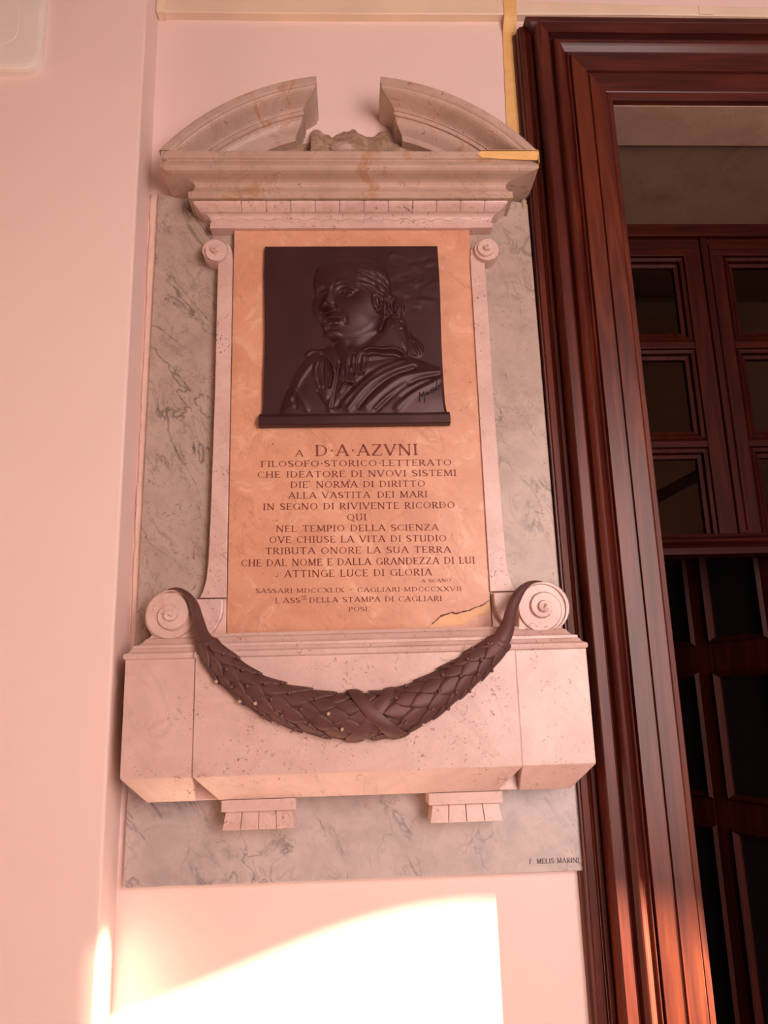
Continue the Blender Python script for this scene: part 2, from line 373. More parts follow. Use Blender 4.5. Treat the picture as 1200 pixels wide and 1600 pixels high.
# astragal with rope edge between the two fixed leaves
ibox('astragal', (XM-0.012, XM+0.012, YI-0.012, YI+0.05, 2.034, 3.085), M_DOORV, 0.005)
vs = []; fs = []
for i in range(70):
    z = 2.05+i*0.0146
    for j in range(6):
        a = j*math.pi/3; vs.append((XM+0.020+0.005*math.cos(a), YI-0.004+0.005*math.sin(a), z+0.004*math.sin(a)))
    if i:
        for j in range(6): fs.append(((i-1)*6+j, (i-1)*6+(j+1) % 6, i*6+(j+1) % 6, i*6+j))
ic(from_py('rope_bead', vs, fs, M_DOORV))
# transom below the overlight: bead, cove, lower fascia
pr = [(0, 2.034), (-0.012, 2.034), (-0.016, 2.024), (-0.010, 2.020), (-0.030, 2.014), (-0.034, 2.004), (-0.018, 1.996), (-0.012, 1.990), (-0.030, 1.986), (-0.030, 1.966), (0.05, 1.966), (0.05, 2.034)]
rs = [[(x, YI+y, z) for y, z in pr] for x in (XA, 2.2)]
v, f = rings(rs, close_profile=True, caps=True); ic(from_py('transom', v, f, M_DOORH))
ibox('jamb_post', (XA, 0.86, YI, YI+0.06, 0, 1.966)); ibox('jamb_post', (1.90, 2.2, YI, YI+0.06, 0, 1.966))
# open leaf, swung back into the dark room
leaf = empty('door_leaf', (1.40, 0.56, 0), 'open panelled door leaf standing ajar below the glazed transom', 'door')
dvx, dvy = (1.05-1.40), (1.5-0.52); ln = math.hypot(dvx, dvy); leaf.rotation_euler = (0, 0, math.atan2(dvy, dvx))
# local x runs along the leaf away from the hinge, local +y faces the viewer
def lbox(name, s0, s1, z0, z1, y0=-0.02, y1=0.0, mat=M_DOORV, bev=0.003): return box(name, (s0, s1, y0, y1, z0, z1), mat, leaf, bev)
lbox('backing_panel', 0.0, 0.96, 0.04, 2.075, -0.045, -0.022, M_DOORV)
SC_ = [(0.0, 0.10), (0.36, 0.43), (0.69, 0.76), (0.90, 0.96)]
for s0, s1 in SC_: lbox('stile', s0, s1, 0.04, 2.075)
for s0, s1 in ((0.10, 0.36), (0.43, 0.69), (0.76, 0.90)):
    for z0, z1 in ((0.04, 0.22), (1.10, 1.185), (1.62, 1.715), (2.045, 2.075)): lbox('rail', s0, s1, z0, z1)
    for z0, z1 in ((1.715, 2.045), (1.185, 1.62), (0.22, 1.10)):
        bm = bmesh.new()
        for (o0, yy) in ((0.0, 0.004),):
            q = [(s0, z0), (s1, z0), (s1, z1), (s0, z1)]; w = 0.022
            p = [(s0+w, z0+w), (s1-w, z0+w), (s1-w, z1-w), (s0+w, z1-w)]; mmid = [(s0+w*.4, z0+w*.4), (s1-w*.4, z0+w*.4), (s1-w*.4, z1-w*.4), (s0+w*.4, z1-w*.4)]
            la = [[bm.verts.new((x, y, z)) for x, z in L_] for L_, y in ((q, 0.0), (mmid, 0.012), (p, -0.004), (p, -0.022), (q, -0.022))]
            for k in range(5):
                s_1, s_2 = la[k], la[(k+1) % 5]
                for i in range(4): bm.faces.new((s_1[i], s_1[(i+1) % 4], s_2[(i+1) % 4], s_2[i]))
        from_bm('panel_moulding', bm, M_DOORV, leaf)
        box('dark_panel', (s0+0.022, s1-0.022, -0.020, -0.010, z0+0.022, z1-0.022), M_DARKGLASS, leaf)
# things behind the glass of the overlight
def tube(bm, p, q, r, n=10):
    p, q = Vector(p), Vector(q); d = (q-p).normalized(); a = d.orthogonal().normalized(); b = d.cross(a)
    A = [bm.verts.new(p+(a*math.cos(2*math.pi*i/n)+b*math.sin(2*math.pi*i/n))*r) for i in range(n)]
    B = [bm.verts.new(q+(a*math.cos(2*math.pi*i/n)+b*math.sin(2*math.pi*i/n))*r) for i in range(n)]
    bm.faces.new(A[::-1]); bm.faces.new(B)
    for i in range(n): bm.faces.new((A[i], A[(i+1) % n], B[(i+1) % n], B[i]))
bm = bmesh.new(); tube(bm, (1.02, 0.95, 2.20), (1.36, 0.80, 2.36), 0.022)
o = from_bm('wooden_brace', bm, M_DOORV); tag(o, 'dark slanting wooden brace seen through the lowest glass pane', 'brace')
bm = bmesh.new(); bmesh.ops.create_uvsphere(bm, u_segments=20, v_segments=12, radius=0.10, matrix=Matrix.Translation((1.46, 1.0, 2.22)) @ Matrix.Diagonal((0.9, 0.9, 1.3, 1)))
o = from_bm('glass_lamp_shade', bm, M_WHITE, smooth=True); tag(o, 'pale rounded lamp shade glimpsed through the lowest glass pane', 'lamp')

# ------------------------------------------------------------------ trunking, tape, wall device
tr = empty('cable_trunking', (0.9, 0, 3.497), 'cream plastic cable trunking running along the wall above monument and door', 'trunking')
def tc_(o): o.parent = tr; o.location = (-0.9, 0, -3.497); return o
rs = []
for x, zz in ((-0.524, 3.478), (0.0, 3.478), (0.40, 3.482), (0.9, 3.487), (1.3, 3.483), (2.4, 3.480)):
    h = 0.055 if x < 0.45 else 0.034
    hh = h-0.0
    rs.append([(x, 0, zz), (x, -0.026, zz), (x, -0.028, zz+0.003), (x, -0.028, zz+hh-0.003), (x, -0.026, zz+hh), (x, 0, zz+hh)])
v, f = rings(rs, close_profile=True, caps=True); tc_(from_py('cover', v, f, M_TRUNK))
tc_(box('joint_clip', (1.055, 1.10, -0.031, -0.0, 3.4875, 3.5195), M_TRUNK, None, 0.002))
tc_(box('corner_piece', (-0.524, -0.498, -0.034, 0, 3.474, 3.60), M_TRUNK, None, 0.003))
def strip_along(path, wdt, th, name, mat, jitter=0.002):
    """flat wavy strip lying on a vertical plane; path of (x,y,z)"""
    rs = []
    for i, (x, y, z, nx, nz) in enumerate(path):
        j1 = random.uniform(-jitter, jitter); j2 = random.uniform(-jitter, jitter)
        a = (x-nx*(wdt/2+j1), z-nz*(wdt/2+j1)); b = (x+nx*(wdt/2+j2), z+nz*(wdt/2+j2))
        rs.append([(a[0], y, a[1]), (a[0], y-th, a[1]), (b[0], y-th, b[1]), (b[0], y, b[1])])
    v, f = rings(rs, close_profile=True, caps=True); return from_py(name, v, f, mat)
path = [(0.496-0.013*i/30, -0.0005, 3.548-0.45*i/30, 1, 0) for i in range(31)]
path = [(x, (-0.0288 if z > 3.474 else -0.0005-0.028*max(0, (z-3.44)/0.034)), z, a, b) for x, y, z, a, b in path]
o = strip_along(path, 0.037, 0.003, 'masking_tape', M_TAPE, 0.0008)
tag(o, 'upright strip of yellow tape on pink wall beside the door casing', 'tape')

dv = empty('wall_device', (-0.95, -0.12, 3.31), 'white rounded plastic device on the wall at the upper left corner', 'device')
def rounded_plate(name, x0, x1, z0, z1, r, y0, y1, mat, parent, soft=0.01, off=(0, 0, 0)):
    rs = []
    for k, (ins, t) in enumerate(((0, 0), (0, 0.55), (0.15, 0.78), (0.45, 0.93), (1.0, 1.0), (2.2, 1.04))):
        e = soft*ins; y = y0+(y1-y0)*t
        rs.append([(x-off[0], y-off[1], z-off[2]) for x, z in rr(x0+e, x1-e, z0+e, z1-e, max(r-e, 0.003))])
    v, f = rings(rs, close_profile=True, caps=True); return from_py(name, v, f, mat, parent, smooth=False)
OD = (-0.95, -0.12, 3.31)
rounded_plate('casing', -1.13, -0.785, 3.172, 3.452, 0.045, -0.12, -0.150, M_WHITE, dv, 0.012, OD)
rounded_plate('push_button', -1.02, -0.845, 3.245, 3.38, 0.040, -0.150, -0.1525, M_WHITE, dv, 0.002, OD)

# ================================================================== MONUMENT
XC = 0.020
mon = empty('marble_monument', (XC, -0.0006, 1.17), 'pink, orange and grey marble wall monument with broken pediment and engraved inscription', 'monument')
MO = (XC, 0, 1.17)
def P(o, parent=None):
    """parent to the monument, world coordinates kept"""
    o.parent = parent or mon
    if parent is None: o.location = (o.location.x-MO[0], o.location.y-MO[1], o.location.z-MO[2])
    return o
# grey slab
bm = bmesh.new(); prism(bm, [(-0.507, 1.169), (0.509, 1.169), (0.502, 2.860), (0.38, 2.885), (-0.497, 2.890)], 0.0, -0.022)
bmesh.ops.bisect_plane(bm, geom=bm.verts[:]+bm.edges[:]+bm.faces[:], plane_co=(0, 0, 1.40), plane_no=(0, 0, 1), clear_inner=True)
upper = P(bevel(from_bm('upper_slab', bm, M_GREY), 0.0015, 1)); upper['label'] = 'brownish grey veined marble slab behind the panel'
bm = bmesh.new(); prism(bm, [(-0.507, 1.169), (0.509, 1.169), (0.508, 1.40), (-0.506, 1.40)], 0.0, -0.022)
slab = P(bevel(from_bm('lower_slab', bm, M_GREYLOW), 0.0015, 1)); slab['label'] = 'pale grey marble slab below the plinth'
# ---- stroke letters
TH, TN = 0.175, 0.105
def arc(cx, cy, rx, ry, a0, a1, w0, w1=None, n=12): return ('a', cx, cy, rx, ry, a0, a1, w0, w0 if w1 is None else w1, n)
def ln_(x0, y0, x1, y1, w): return ('l', x0, y0, x1, y1, w)
def sf(x, y, w=0.30): return ('l', x-w/2, y+(0.025 if y < 0.5 else -0.025), x+w/2, y+(0.025 if y < 0.5 else -0.025), 0.05)
def vs_(x, y, h=0.18): return ('l', x, y-h/2, x, y+h/2, 0.05)
GL = {
 'A': (0.86, [ln_(0.08,0,0.43,1,TN), ln_(0.78,0,0.43,1,TH), ln_(0.22,0.34,0.66,0.34,0.06), sf(0.08,0,.24), sf(0.78,0,.26)]),
 'B': (0.68, [ln_(0.14,0,0.14,1,TH), arc(0.30,0.76,0.24,0.24,-90,90,TN,TN), arc(0.32,0.26,0.28,0.26,-90,90,TN,TN), ln_(0.02,.975,0.30,.975,.05), ln_(0.02,.025,0.32,.025,.05), ln_(.14,.52,.3,.52,.05)]),
 'C': (0.80, [arc(0.46,0.5,0.38,0.48,48,312,TN,TN,18), vs_(0.72,0.80), vs_(0.72,0.20)]),
 'D': (0.84, [ln_(0.14,0,0.14,1,TH), arc(0.30,0.5,0.46,0.475,-90,90,TN,TN,16), ln_(0.02,.975,0.32,.975,.05), ln_(0.02,.025,0.32,.025,.05)]),
 'E': (0.66, [ln_(0.14,0,0.14,1,TH), ln_(0.02,.97,.60,.97,.06), ln_(0.14,.51,.46,.51,.06), ln_(0.02,.03,.62,.03,.06), vs_(.60,.92,.15), vs_(.46,.51,.18), vs_(.62,.10,.18)]),
 'F': (0.62, [ln_(0.14,0,0.14,1,TH), ln_(0.02,.97,.58,.97,.06), ln_(0.14,.51,.44,.51,.06), sf(.14,0), vs_(.58,.92,.15), vs_(.44,.51,.18)]),
 'G': (0.86, [arc(0.46,0.5,0.38,0.48,48,330,TN,TN,18), vs_(0.72,0.80), ln_(.76,.04,.76,.42,TH*.9), sf(.76,.42,.26)]),
 'H': (0.88, [ln_(0.15,0,0.15,1,TH), ln_(0.73,0,0.73,1,TH), ln_(.15,.51,.73,.51,.06), sf(.15,0), sf(.15,1), sf(.73,0), sf(.73,1)]),
 'I': (0.34, [ln_(0.17,0,0.17,1,TH), sf(.17,0), sf(.17,1)]),
 'L': (0.64, [ln_(0.15,0,0.15,1,TH), sf(.15,1), ln_(0.02,.03,.60,.03,.06), vs_(.60,.10,.20)]),
 'M': (1.02, [ln_(0.14,0,0.16,1,TN), ln_(0.16,1,0.50,0.06,TH), ln_(0.50,0.06,0.84,1,TN), ln_(0.84,1,0.88,0,TH), sf(.14,0,.24), sf(.88,0,.26), sf(.10,1,.18), sf(.9,1,.18)]),
 'N': (0.90, [ln_(0.14,0,0.14,1,TN), ln_(0.14,1,0.76,0,TH), ln_(0.76,0,0.76,1,TN), sf(.14,0,.24), sf(.10,1,.2), sf(.76,1,.24)]),
 'O': (0.92, [arc(0.46,0.5,0.38,0.48,0,360,TN*1.25,TN*1.25,24)]),
 'P': (0.64, [ln_(0.14,0,0.14,1,TH), arc(0.30,0.73,0.26,0.25,-90,90,TN,TN), ln_(0.02,.975,0.30,.975,.05), ln_(.14,.48,.3,.48,.05), sf(.14,0)]),
 'Q': (0.92, [arc(0.46,0.5,0.38,0.48,0,360,TN*1.25,TN*1.25,24), ln_(.50,.10,.88,-.16,TN)]),
 'R': (0.74, [ln_(0.14,0,0.14,1,TH), arc(0.30,0.74,0.25,0.235,-90,90,TN,TN), ln_(0.02,.975,0.30,.975,.05), ln_(.14,.50,.3,.50,.05), ln_(.32,.50,.68,0,TH*.9), sf(.14,0), sf(.70,0,.16)]),
 'S': (0.62, [arc(0.31,0.74,0.21,0.235,40,250,TN), arc(0.31,0.26,0.23,0.24,-140,70,TN), ln_(.20,.56,.42,.44,TH*.9), vs_(.50,.84,.2), vs_(.09,.16,.2)]),
 'T': (0.78, [ln_(0.39,0,0.39,1,TH), ln_(.05,.97,.73,.97,.06), sf(.39,0), vs_(.05,.90,.18), vs_(.73,.90,.18)]),
 'U': (0.84, [ln_(0.15,.3,0.15,1,TH), arc(.42,.30,.27,.29,180,360,TN), ln_(.69,.3,.69,1,TN), sf(.15,1), sf(.69,1,.24)]),
 'V': (0.84, [ln_(0.08,1,0.42,0,TH), ln_(0.76,1,0.42,0,TN), sf(.08,1,.26), sf(.76,1,.24)]),
 'X': (0.84, [ln_(0.10,1,0.74,0,TH), ln_(0.72,1,0.10,0,TN), sf(.10,1,.24), sf(.74,1,.22), sf(.10,0,.22), sf(.74,0,.24)]),
 'Z': (0.74, [ln_(.08,.97,.66,.97,.06), ln_(.64,.97,.08,.03,TH), ln_(.06,.03,.68,.03,.06), vs_(.08,.90,.18), vs_(.68,.10,.2)]),
 ' ': (0.42, []), '.': (0.22, [ln_(.08,.06,.16,.06,.12)]), '*': (0.34, [ln_(.11,.48,.24,.48,.13)]),
 "'": (0.18, [ln_(.10,1.15,.04,.92,.09)]), '-': (0.62, [ln_(.12,.5,.5,.5,.08)]),
 '`': (0.10, [ln_(-.06,1.22,.04,1.06,.09)]),
}
def text_width(t, sp=0.10): return sum(GL[c][0]+sp for c in t)-sp
def text_mesh(bm, t, x0, x1, z0l, z0r, h, y, sp=0.10, th=0.0010):
    w = text_width(t, sp); k = (x1-x0)/w; cx = 0.0
    def pt(gx, gy):
        X = x0+(cx+gx)*k; base = z0l+(z0r-z0l)*(X-x0)/(x1-x0); return (X, base+gy*h)
    def quad(ps):
        prism(bm, ps, y+0.0003, y-th)
    for c in t:
        adv, st = GL[c]
        for s in st:
            if s[0] == 'l':
                _, ax, ay, bx_, by, w_ = s
                pa, pb = pt(ax, ay), pt(bx_, by)
                dx, dz = pb[0]-pa[0], pb[1]-pa[1]; l = math.hypot(dx, dz) or 1e-6
                hx, hz = -dz/l*w_*h/2, dx/l*w_*h/2
                quad([(pa[0]+hx, pa[1]+hz), (pa[0]-hx, pa[1]-hz), (pb[0]-hx, pb[1]-hz), (pb[0]+hx, pb[1]+hz)])
            else:
                _, ax, ay, rx, ry, a0, a1, w0, w1, n = s
                pr = None
                for i in range(n+1):
                    a = math.radians(a0+(a1-a0)*i/n)
                    ww = (TN*0.75+(TH-TN*0.75)*abs(math.cos(a))**1.5)/2
                    inn = pt(ax+(rx-ww)*math.cos(a), ay+(ry-ww*0.7)*math.sin(a)); out = pt(ax+(rx+ww)*math.cos(a), ay+(ry+ww*0.7)*math.sin(a)) if ry < .4 else pt(ax+(rx+ww*.4)*math.cos(a), ay+(ry+ww*.2)*math.sin(a))
                    if pr: quad([pr[0], pr[1], out, inn])
                    pr = (inn, out)
        cx += adv+sp
# camera measuring helpers (pixel -> point on plane y=c), used to read dimensions off the photo
_c, _s = math.cos, math.sin
def onp(px, py, y):
    cy, sy, cp, sp = _c(YAW), _s(YAW), _c(PITCH), _s(PITCH)
    f = np.array([sy*cp, cy*cp, sp]); r0 = np.array([cy, -sy, 0]); u0 = np.cross(r0, f)
    r = r0*_c(ROLL)+u0*_s(ROLL); u = -r0*_s(ROLL)+u0*_c(ROLL)
    d = f+(px-600)/FPX*r-(py-800)/FPX*u; t = (y+1.9)/d[1]; return (0+d[0]*t, 1.55+d[2]*t)

YP = -0.045
bm = bmesh.new(); prism(bm, [(-0.289, 1.700), (0.334, 1.700), (0.334, 2.7635), (-0.289, 2.7635)], -0.02, YP)
panel = P(bevel(from_bm('inscription_panel', bm, M_ORANGE), 0.0012, 1)); panel['label'] = 'orange marble inscription panel'
def PP(o, parent):   # sub-part given in world coordinates under a monument part whose mesh is in world coordinates
    o.parent = parent; return o
LINES = [  # text, u0, u1, baseline v left, right, cap height (crop of 360..780 x 680..980, 2.857x)
 ('A', 289, 326, 95, 95, 28), ('D*A*AZVNI', 378, 838, 94, 89, 50),
 ('FILOSOFO*STORICO*LETTERATO', 135, 988, 143, 135, 27), ('CHE IDEATORE DI NVOVI SISTEMI', 120, 1010, 191, 182, 28),
 ("DIE' NORMA DI DIRITTO", 268, 870, 236, 230, 28), ('ALLA VASTITA` DEI MARI', 258, 880, 284, 277, 28),
 ('IN SEGNO DI RIVIVENTE RICORDO', 145, 1003, 335, 326, 29), ('QUI', 520, 608, 381, 380, 29),
 ('NEL TEMPIO DELLA SCIENZA', 203, 930, 432, 425, 28), ('OVE CHIUSE LA VITA DI STUDIO', 173, 965, 482, 474, 29),
 ('TRIBUTA ONORE LA SUA TERRA', 155, 985, 532, 524, 29), ('CHE DAL NOME E DALLA GRANDEZZA DI LUI', 48, 1092, 587, 573, 31),
 ('ATTINGE LUCE DI GLORIA', 240, 900, 635, 626, 31), ('A SCANO', 852, 985, 658, 655, 15),
 ('SASSARI*MDCCXLIX - CAGLIARI*MDCCCXXVII', 112, 1033, 706, 695, 20), ("L'ASS", 200, 312, 751, 748, 23), ('DELLA STAMPA DI CAGLIARI', 352, 945, 748, 740, 23),
 ('NE', 316, 340, 726, 726, 11), ('POSE', 527, 622, 787, 786, 20)]
for t, u0, u1, vl, vr, hh in LINES:
    q = lambda u, v: onp(360+u/2.857, 680+v/2.857, YP)
    a = q(u0, vl); b = q(u1, vr); tp = q(u0, vl-hh)
    bm = bmesh.new(); text_mesh(bm, t, a[0], b[0], a[1], b[1], tp[1]-a[1], YP)
    if t == 'NE':
        p0 = q(318, 733); p1 = q(340, 733); prism(bm, [(p0[0], p0[1]), (p1[0], p1[1]), (p1[0], p1[1]+0.0012), (p0[0], p0[1]+0.0012)], YP+.0003, YP-0.001)
    PP(from_bm('inscription_line', bm, M_LETTER), panel)
# crack and yellow filler at the lower right corner of the panel
cr = [(675, 975), (682, 969), (688, 963), (697, 960), (706, 957), (713, 959), (722, 956), (733, 954), (741, 950), (750, 947), (757, 944), (764, 938)]
pts = [onp(a, b, YP) for a, b in cr]
bm = bmesh.new(); fillp = pts+[onp(766, 950, YP), onp(764, 960, YP), onp(748, 962, YP), onp(735, 968, YP), onp(722, 976, YP), onp(700, 978, YP), onp(672, 981, YP)]
prism(bm, fillp, YP+0.0003, YP-0.0008); PP(from_bm('crack_filler', bm, M_FILL), panel)
bm = bmesh.new()
for i in range(len(pts)-1):
    (ax, az), (bx2, bz) = pts[i], pts[i+1]; w = 0.0012+0.0016*random.random()
    prism(bm, [(ax, az-w), (bx2, bz-w*.6), (bx2, bz+w*.6), (ax, az+w)], YP+.0003, YP-0.0014)
PP(from_bm('crack', bm, M_CRACK), panel)
bm = bmesh.new(); a = onp(827, 1350, -0.022); b = onp(905, 1347.5, -0.022); tp = onp(827, 1342, -0.022)
text_mesh(bm, 'F. MELIS MARINI', a[0], b[0], a[1], b[1], tp[1]-a[1], -0.022); PP(from_bm('carved_signature', bm, M_LETTERG), slab)

# ---- side strips (consoles) with upper volutes and feet
def mx(x): return 2*XC-x        # mirror about the monument's axis
def mir(poly, s): return poly if s < 0 else [(mx(x), z) for x, z in poly]
def volute(name, cx, cz, R, y0, y1, turns, step, hand, mat, body=None, start=0.0):
    """round volute with a stepped spiral face; hand +1/-1 winding; start angle where the outer turn begins"""
    nr, na = 34, 72; lq = math.log(turns); vs, fs = [], []
    base = y1
    for i in range(nr+1):
        r = R*(1-i/nr*0.985)
        for j in range(na):
            a = 2*math.pi*j/na; ph = ((a*hand+start) % (2*math.pi))/(2*math.pi)
            p = math.log(R/max(r, 0.13*R))/lq+ph; k = math.floor(p); fr_ = p-k
            edge = min(1.0, fr_/0.10)              # soft riser
            h = step*((k-1+edge)-ph)
            vs.append((cx+r*math.cos(a), base-h if i else base-max(0, h)*1.0, cz+r*math.sin(a)))
    for i in range(nr):
        for j in range(na): fs.append((i*na+j, i*na+(j+1) % na, (i+1)*na+(j+1) % na, (i+1)*na+j))
    fs.append(tuple(nr*na+j for j in range(na)))
    n0 = len(vs)
    for j in range(na):
        a = 2*math.pi*j/na; vs.append((cx+R*math.cos(a), y0, cz+R*math.sin(a)))
    for j in range(na): fs.append((j, n0+j, n0+(j+1) % na, (j+1) % na))
    fs.append(tuple(n0+j for j in range(na))[::-1])
    return P(from_py(name, vs, fs, mat))
for s in (-1, 1):
    # upright strip, flaring a little outward at its foot
    poly = [(-0.2905, 1.795), (-0.2905, 2.68), (-0.294, 2.695), (-0.328, 2.695), (-0.328, 2.3), (-0.331, 2.0), (-0.334, 1.88), (-0.337, 1.84), (-0.343, 1.815), (-0.351, 1.797), (-0.353, 1.795)]
    bm = bmesh.new(); prism(bm, mir(poly, s), -0.018, -0.052); P(bevel(from_bm('side_strip', bm, M_PINK), 0.002, 2))
    # foot block with a rounded outer corner
    poly = [(-0.2905, 1.70), (-0.2905, 1.791), (-0.357, 1.791), (-0.357, 1.70)] if s < 0 else [(-0.300, 1.745), (-0.2955, 1.76), (-0.2955, 1.791), (-0.357, 1.791), (-0.357, 1.70), (-0.330, 1.70), (-0.312, 1.722)]
    poly = [(-0.300, 1.745), (-0.296, 1.76), (-0.296, 1.791), (-0.357, 1.791), (-0.357, 1.70), (-0.330, 1.70), (-0.312, 1.722)]
    bm = bmesh.new(); prism(bm, mir(poly, s), -0.018, -0.066); P(bevel(from_bm('strip_foot', bm, M_PINK), 0.003, 2))
    bm = bmesh.new(); prism(bm, mir([(-0.2905, 1.70), (-0.2905, 1.793), (-0.345, 1.793), (-0.345, 1.70)], s), -0.018, -0.045); P(from_bm('foot_recess', bm, M_PINK))
    # neck joining strip and upper volute
    cx, cz = (-0.334, 2.694) if s < 0 else (mx(-0.334), 2.694)
    bm = bmesh.new(); prism(bm, mir([(-0.2925, 2.60), (-0.2925, 2.70), (-0.300, 2.716), (-0.315, 2.724), (-0.334, 2.7265), (-0.334, 2.68), (-0.327, 2.665), (-0.327, 2.60)], s), -0.02, -0.0524)
    P(bevel(from_bm('volute_neck', bm, M_PINK), 0.002, 2))
    volute('upper_volute', cx, cz, 0.0325, -0.02, -0.066, 2.5, 0.0085, -s, M_PINK, start=math.radians(95 if s < 0 else 100))
    # big lower volute with its body block
    cx, cz = (-0.404, 1.750) if s < 0 else (0.438, 1.747)
    R = 0.0585
    body = [(-0.335, 1.690), (-0.4100, 1.6905)]+[(-0.404+R*math.cos(math.radians(a)), 1.750+R*math.sin(math.radians(a))) for a in (255, 240, 225, 210, 195, 180, 165, 150, 135, 120, 105, 90, 75, 60, 45, 30, 15, 0)]+[(-0.3425, 1.722), (-0.340, 1.705)]
    bm = bmesh.new(); prism(bm, mir(body, s), -0.02, -0.108); P(bevel(from_bm('volute_body', bm, M_PINK), 0.002, 2))
    volute('lower_volute', cx, cz, 0.0535 if s < 0 else 0.055, -0.10, -0.1150, 2.3, 0.0095, -s, M_PINK, start=math.radians(265 if s < 0 else -85))

# ---- plinth: side blocks and projecting centre block, chamfered underneath
def plinth_block(x0, x1, d, c, cl, cr_, zt, zb, hz):
    """front at y=-d; chamfer of height hz and run c at bottom; cl/cr_: mitred chamfer at left/right side"""
    z1 = zb+hz
    A = [(x0, 0, zt), (x1, 0, zt), (x1, -d, zt), (x0, -d, zt)]
    B = [(x0, 0, z1), (x1, 0, z1), (x1, -d, z1), (x0, -d, z1)]
    Cc = [(x0+cl, 0, zb), (x1-cr_, 0, zb), (x1-cr_, -d+c, zb), (x0+cl, -d+c, zb)]
    vs = A+B+Cc
    fs = [(0, 1, 2, 3)]+[(i, (i+1) % 4, 4+(i+1) % 4, 4+i) for i in range(4)]+[(4+i, 4+(i+1) % 4, 8+(i+1) % 4, 8+i) for i in range(4)]+[(8, 9, 10, 11)]
    return P(bevel(from_py('plinth_block', vs, fs, M_PINK), 0.002, 2))
HZ = 0.053
plinth_block(-0.490, -0.339, 0.146, 0.05, 0.046, 0.0, 1.652, 1.352, HZ+0.001)
plinth_block(0.361, 0.521, 0.146, 0.05, 0.0, 0.046, 1.652, 1.352, HZ+0.001)
plinth_block(-0.3385, 0.3605, 0.152, 0.05, 0.048, 0.048, 1.652, 1.353, HZ)
P(bevel(box('plinth_back', (-0.43, 0.455, -0.085, 0, 1.352, 1.41), M_PINK), 0.001, 1))
# plinth cap: three steps with beads
cap = [(0.0, 1.650), (0.150, 1.650), (0.1545, 1.653), (0.1560, 1.658), (0.1545, 1.6635), (0.1495, 1.666), (0.146, 1.668), (0.142, 1.674), (0.139, 1.6765), (0.139, 1.682), (0.130, 1.6835), (0.125, 1.688), (0.118, 1.697), (0.112, 1.700), (0.108, 1.707), (0.050, 1.708), (0.0, 1.708)]
def cap_piece(xl, xr, dd, ml, mr):
    rs = []
    def ring(x, e, wall):
        out = []
        for d, z in cap:
            k = 0.156-d
            xx = x+e*min(k, 0.05)
            out.append((xx, 0 if wall else -(d+dd if d > 0 else 0), z))
        return out
    if ml: rs.append(ring(xl, 1, True))
    rs.append(ring(xl, 1 if ml else 0, False)); rs.append(ring(xr, -1 if mr else 0, False))
    if mr: rs.append(ring(xr, -1, True))
    v, f = rings(rs, close_profile=True, caps=True); return P(from_py('plinth_cap', v, f, M_PINK))
cap_piece(-0.494, -0.341, -0.004, True, False); cap_piece(0.362, 0.524, -0.004, False, True); cap_piece(-0.3405, 0.3615, 0.002, False, False)

# ---- corbels with four flared drops each
for (x0, x1) in ((-0.285, -0.126), (0.161, 0.323)):
    cb = P(bevel(box('corbel', (x0, x1, -0.100, 0, 1.3275, 1.352), M_PINK), 0.0012, 2))
    w = (x1-x0)
    box('corbel_core', (x0+0.008, x1-0.008, -0.082, -0.0, 1.292, 1.3275), M_PINK, cb)
    for k in range(4):
        def xx(t, fl): m_ = (x0+x1)/2; return m_+(t-0.5)*(w-0.004 if fl else w-0.016)
        t0, t1 = k/4, (k+1)/4; g = 0.0007
        vs = [(xx(t0, 0)+g, -0.090, 1.3275), (xx(t1, 0)-g, -0.090, 1.3275), (xx(t1, 0)-g, 0, 1.3275), (xx(t0, 0)+g, 0, 1.3275),
              (xx(t0, 1)+g, -0.098, 1.2905), (xx(t1, 1)-g, -0.098, 1.2905), (xx(t1, 1)-g, 0, 1.2905), (xx(t0, 1)+g, 0, 1.2905)]
        o = from_py('drop', vs, [(0,1,2,3),(7,6,5,4),(0,4,5,1),(1,5,6,2),(2,6,7,3),(3,7,4,0)], M_PINK, cb); bevel(o, 0.0007, 1)

# ---- cornice (horizontal) with returns
def cyma(p, q, n=10, amp=0.18):
    """S curve between (d,z) points"""
    out = []
    for i in range(n+1):
        t = i/n; d = p[0]+(q[0]-p[0])*t; z = p[1]+(q[1]-p[1])*t
        nx, nz = -(q[1]-p[1]), (q[0]-p[0]); k = amp*math.sin(2*math.pi*t); out.append((d+nx*k, z+nz*k))
    return out
prof = [(0.0, 2.9335), (0.138, 2.9335), (0.140, 2.931), (0.140, 2.911), (0.1345, 2.9095)]+cyma((0.1330, 2.908), (0.0975, 2.843), 12, 0.24)+[(0.0975, 2.8400), (0.1035, 2.8390), (0.1035, 2.8205), (0.100, 2.8200), (0.084, 2.8215), (0.080, 2.8185)]
prof2 = [(0.0, 2.803), (0.071, 2.8005)]+[(0.071-0.017*math.sin(math.pi/2*i/7)**1.0, 2.8005-0.0175*(1-math.cos(math.pi/2*i/7))) for i in range(1, 8)]+[(0.0535, 2.7805), (0.0535, 2.7790), (0.0560, 2.7788), (0.0560, 2.764), (0.0, 2.7635)]
_D = [0.0525, 0.054, 0.071, 0.073, 0.094, 0.0975, 0.1035, 0.1345, 0.140]; _X = [-0.338, -0.348, -0.366, -0.372, -0.388, -0.393, -0.399, -0.450, -0.464]
def xl_of(d): return float(np.interp(d, _D, _X))
def xr_of(d): return 0.044-xl_of(d)
def sweep_h(name, prof, mat):
    rs = []
    for side, wall in ((-1, True), (-1, False), (1, False), (1, True)):
        rs.append([((xl_of(max(d, 0.05)) if side < 0 else xr_of(max(d, 0.05))), 0.0 if wall else -d, z) for d, z in prof])
    v, f = rings(rs, close_profile=True, caps=True); return from_py(name, v, f, mat)
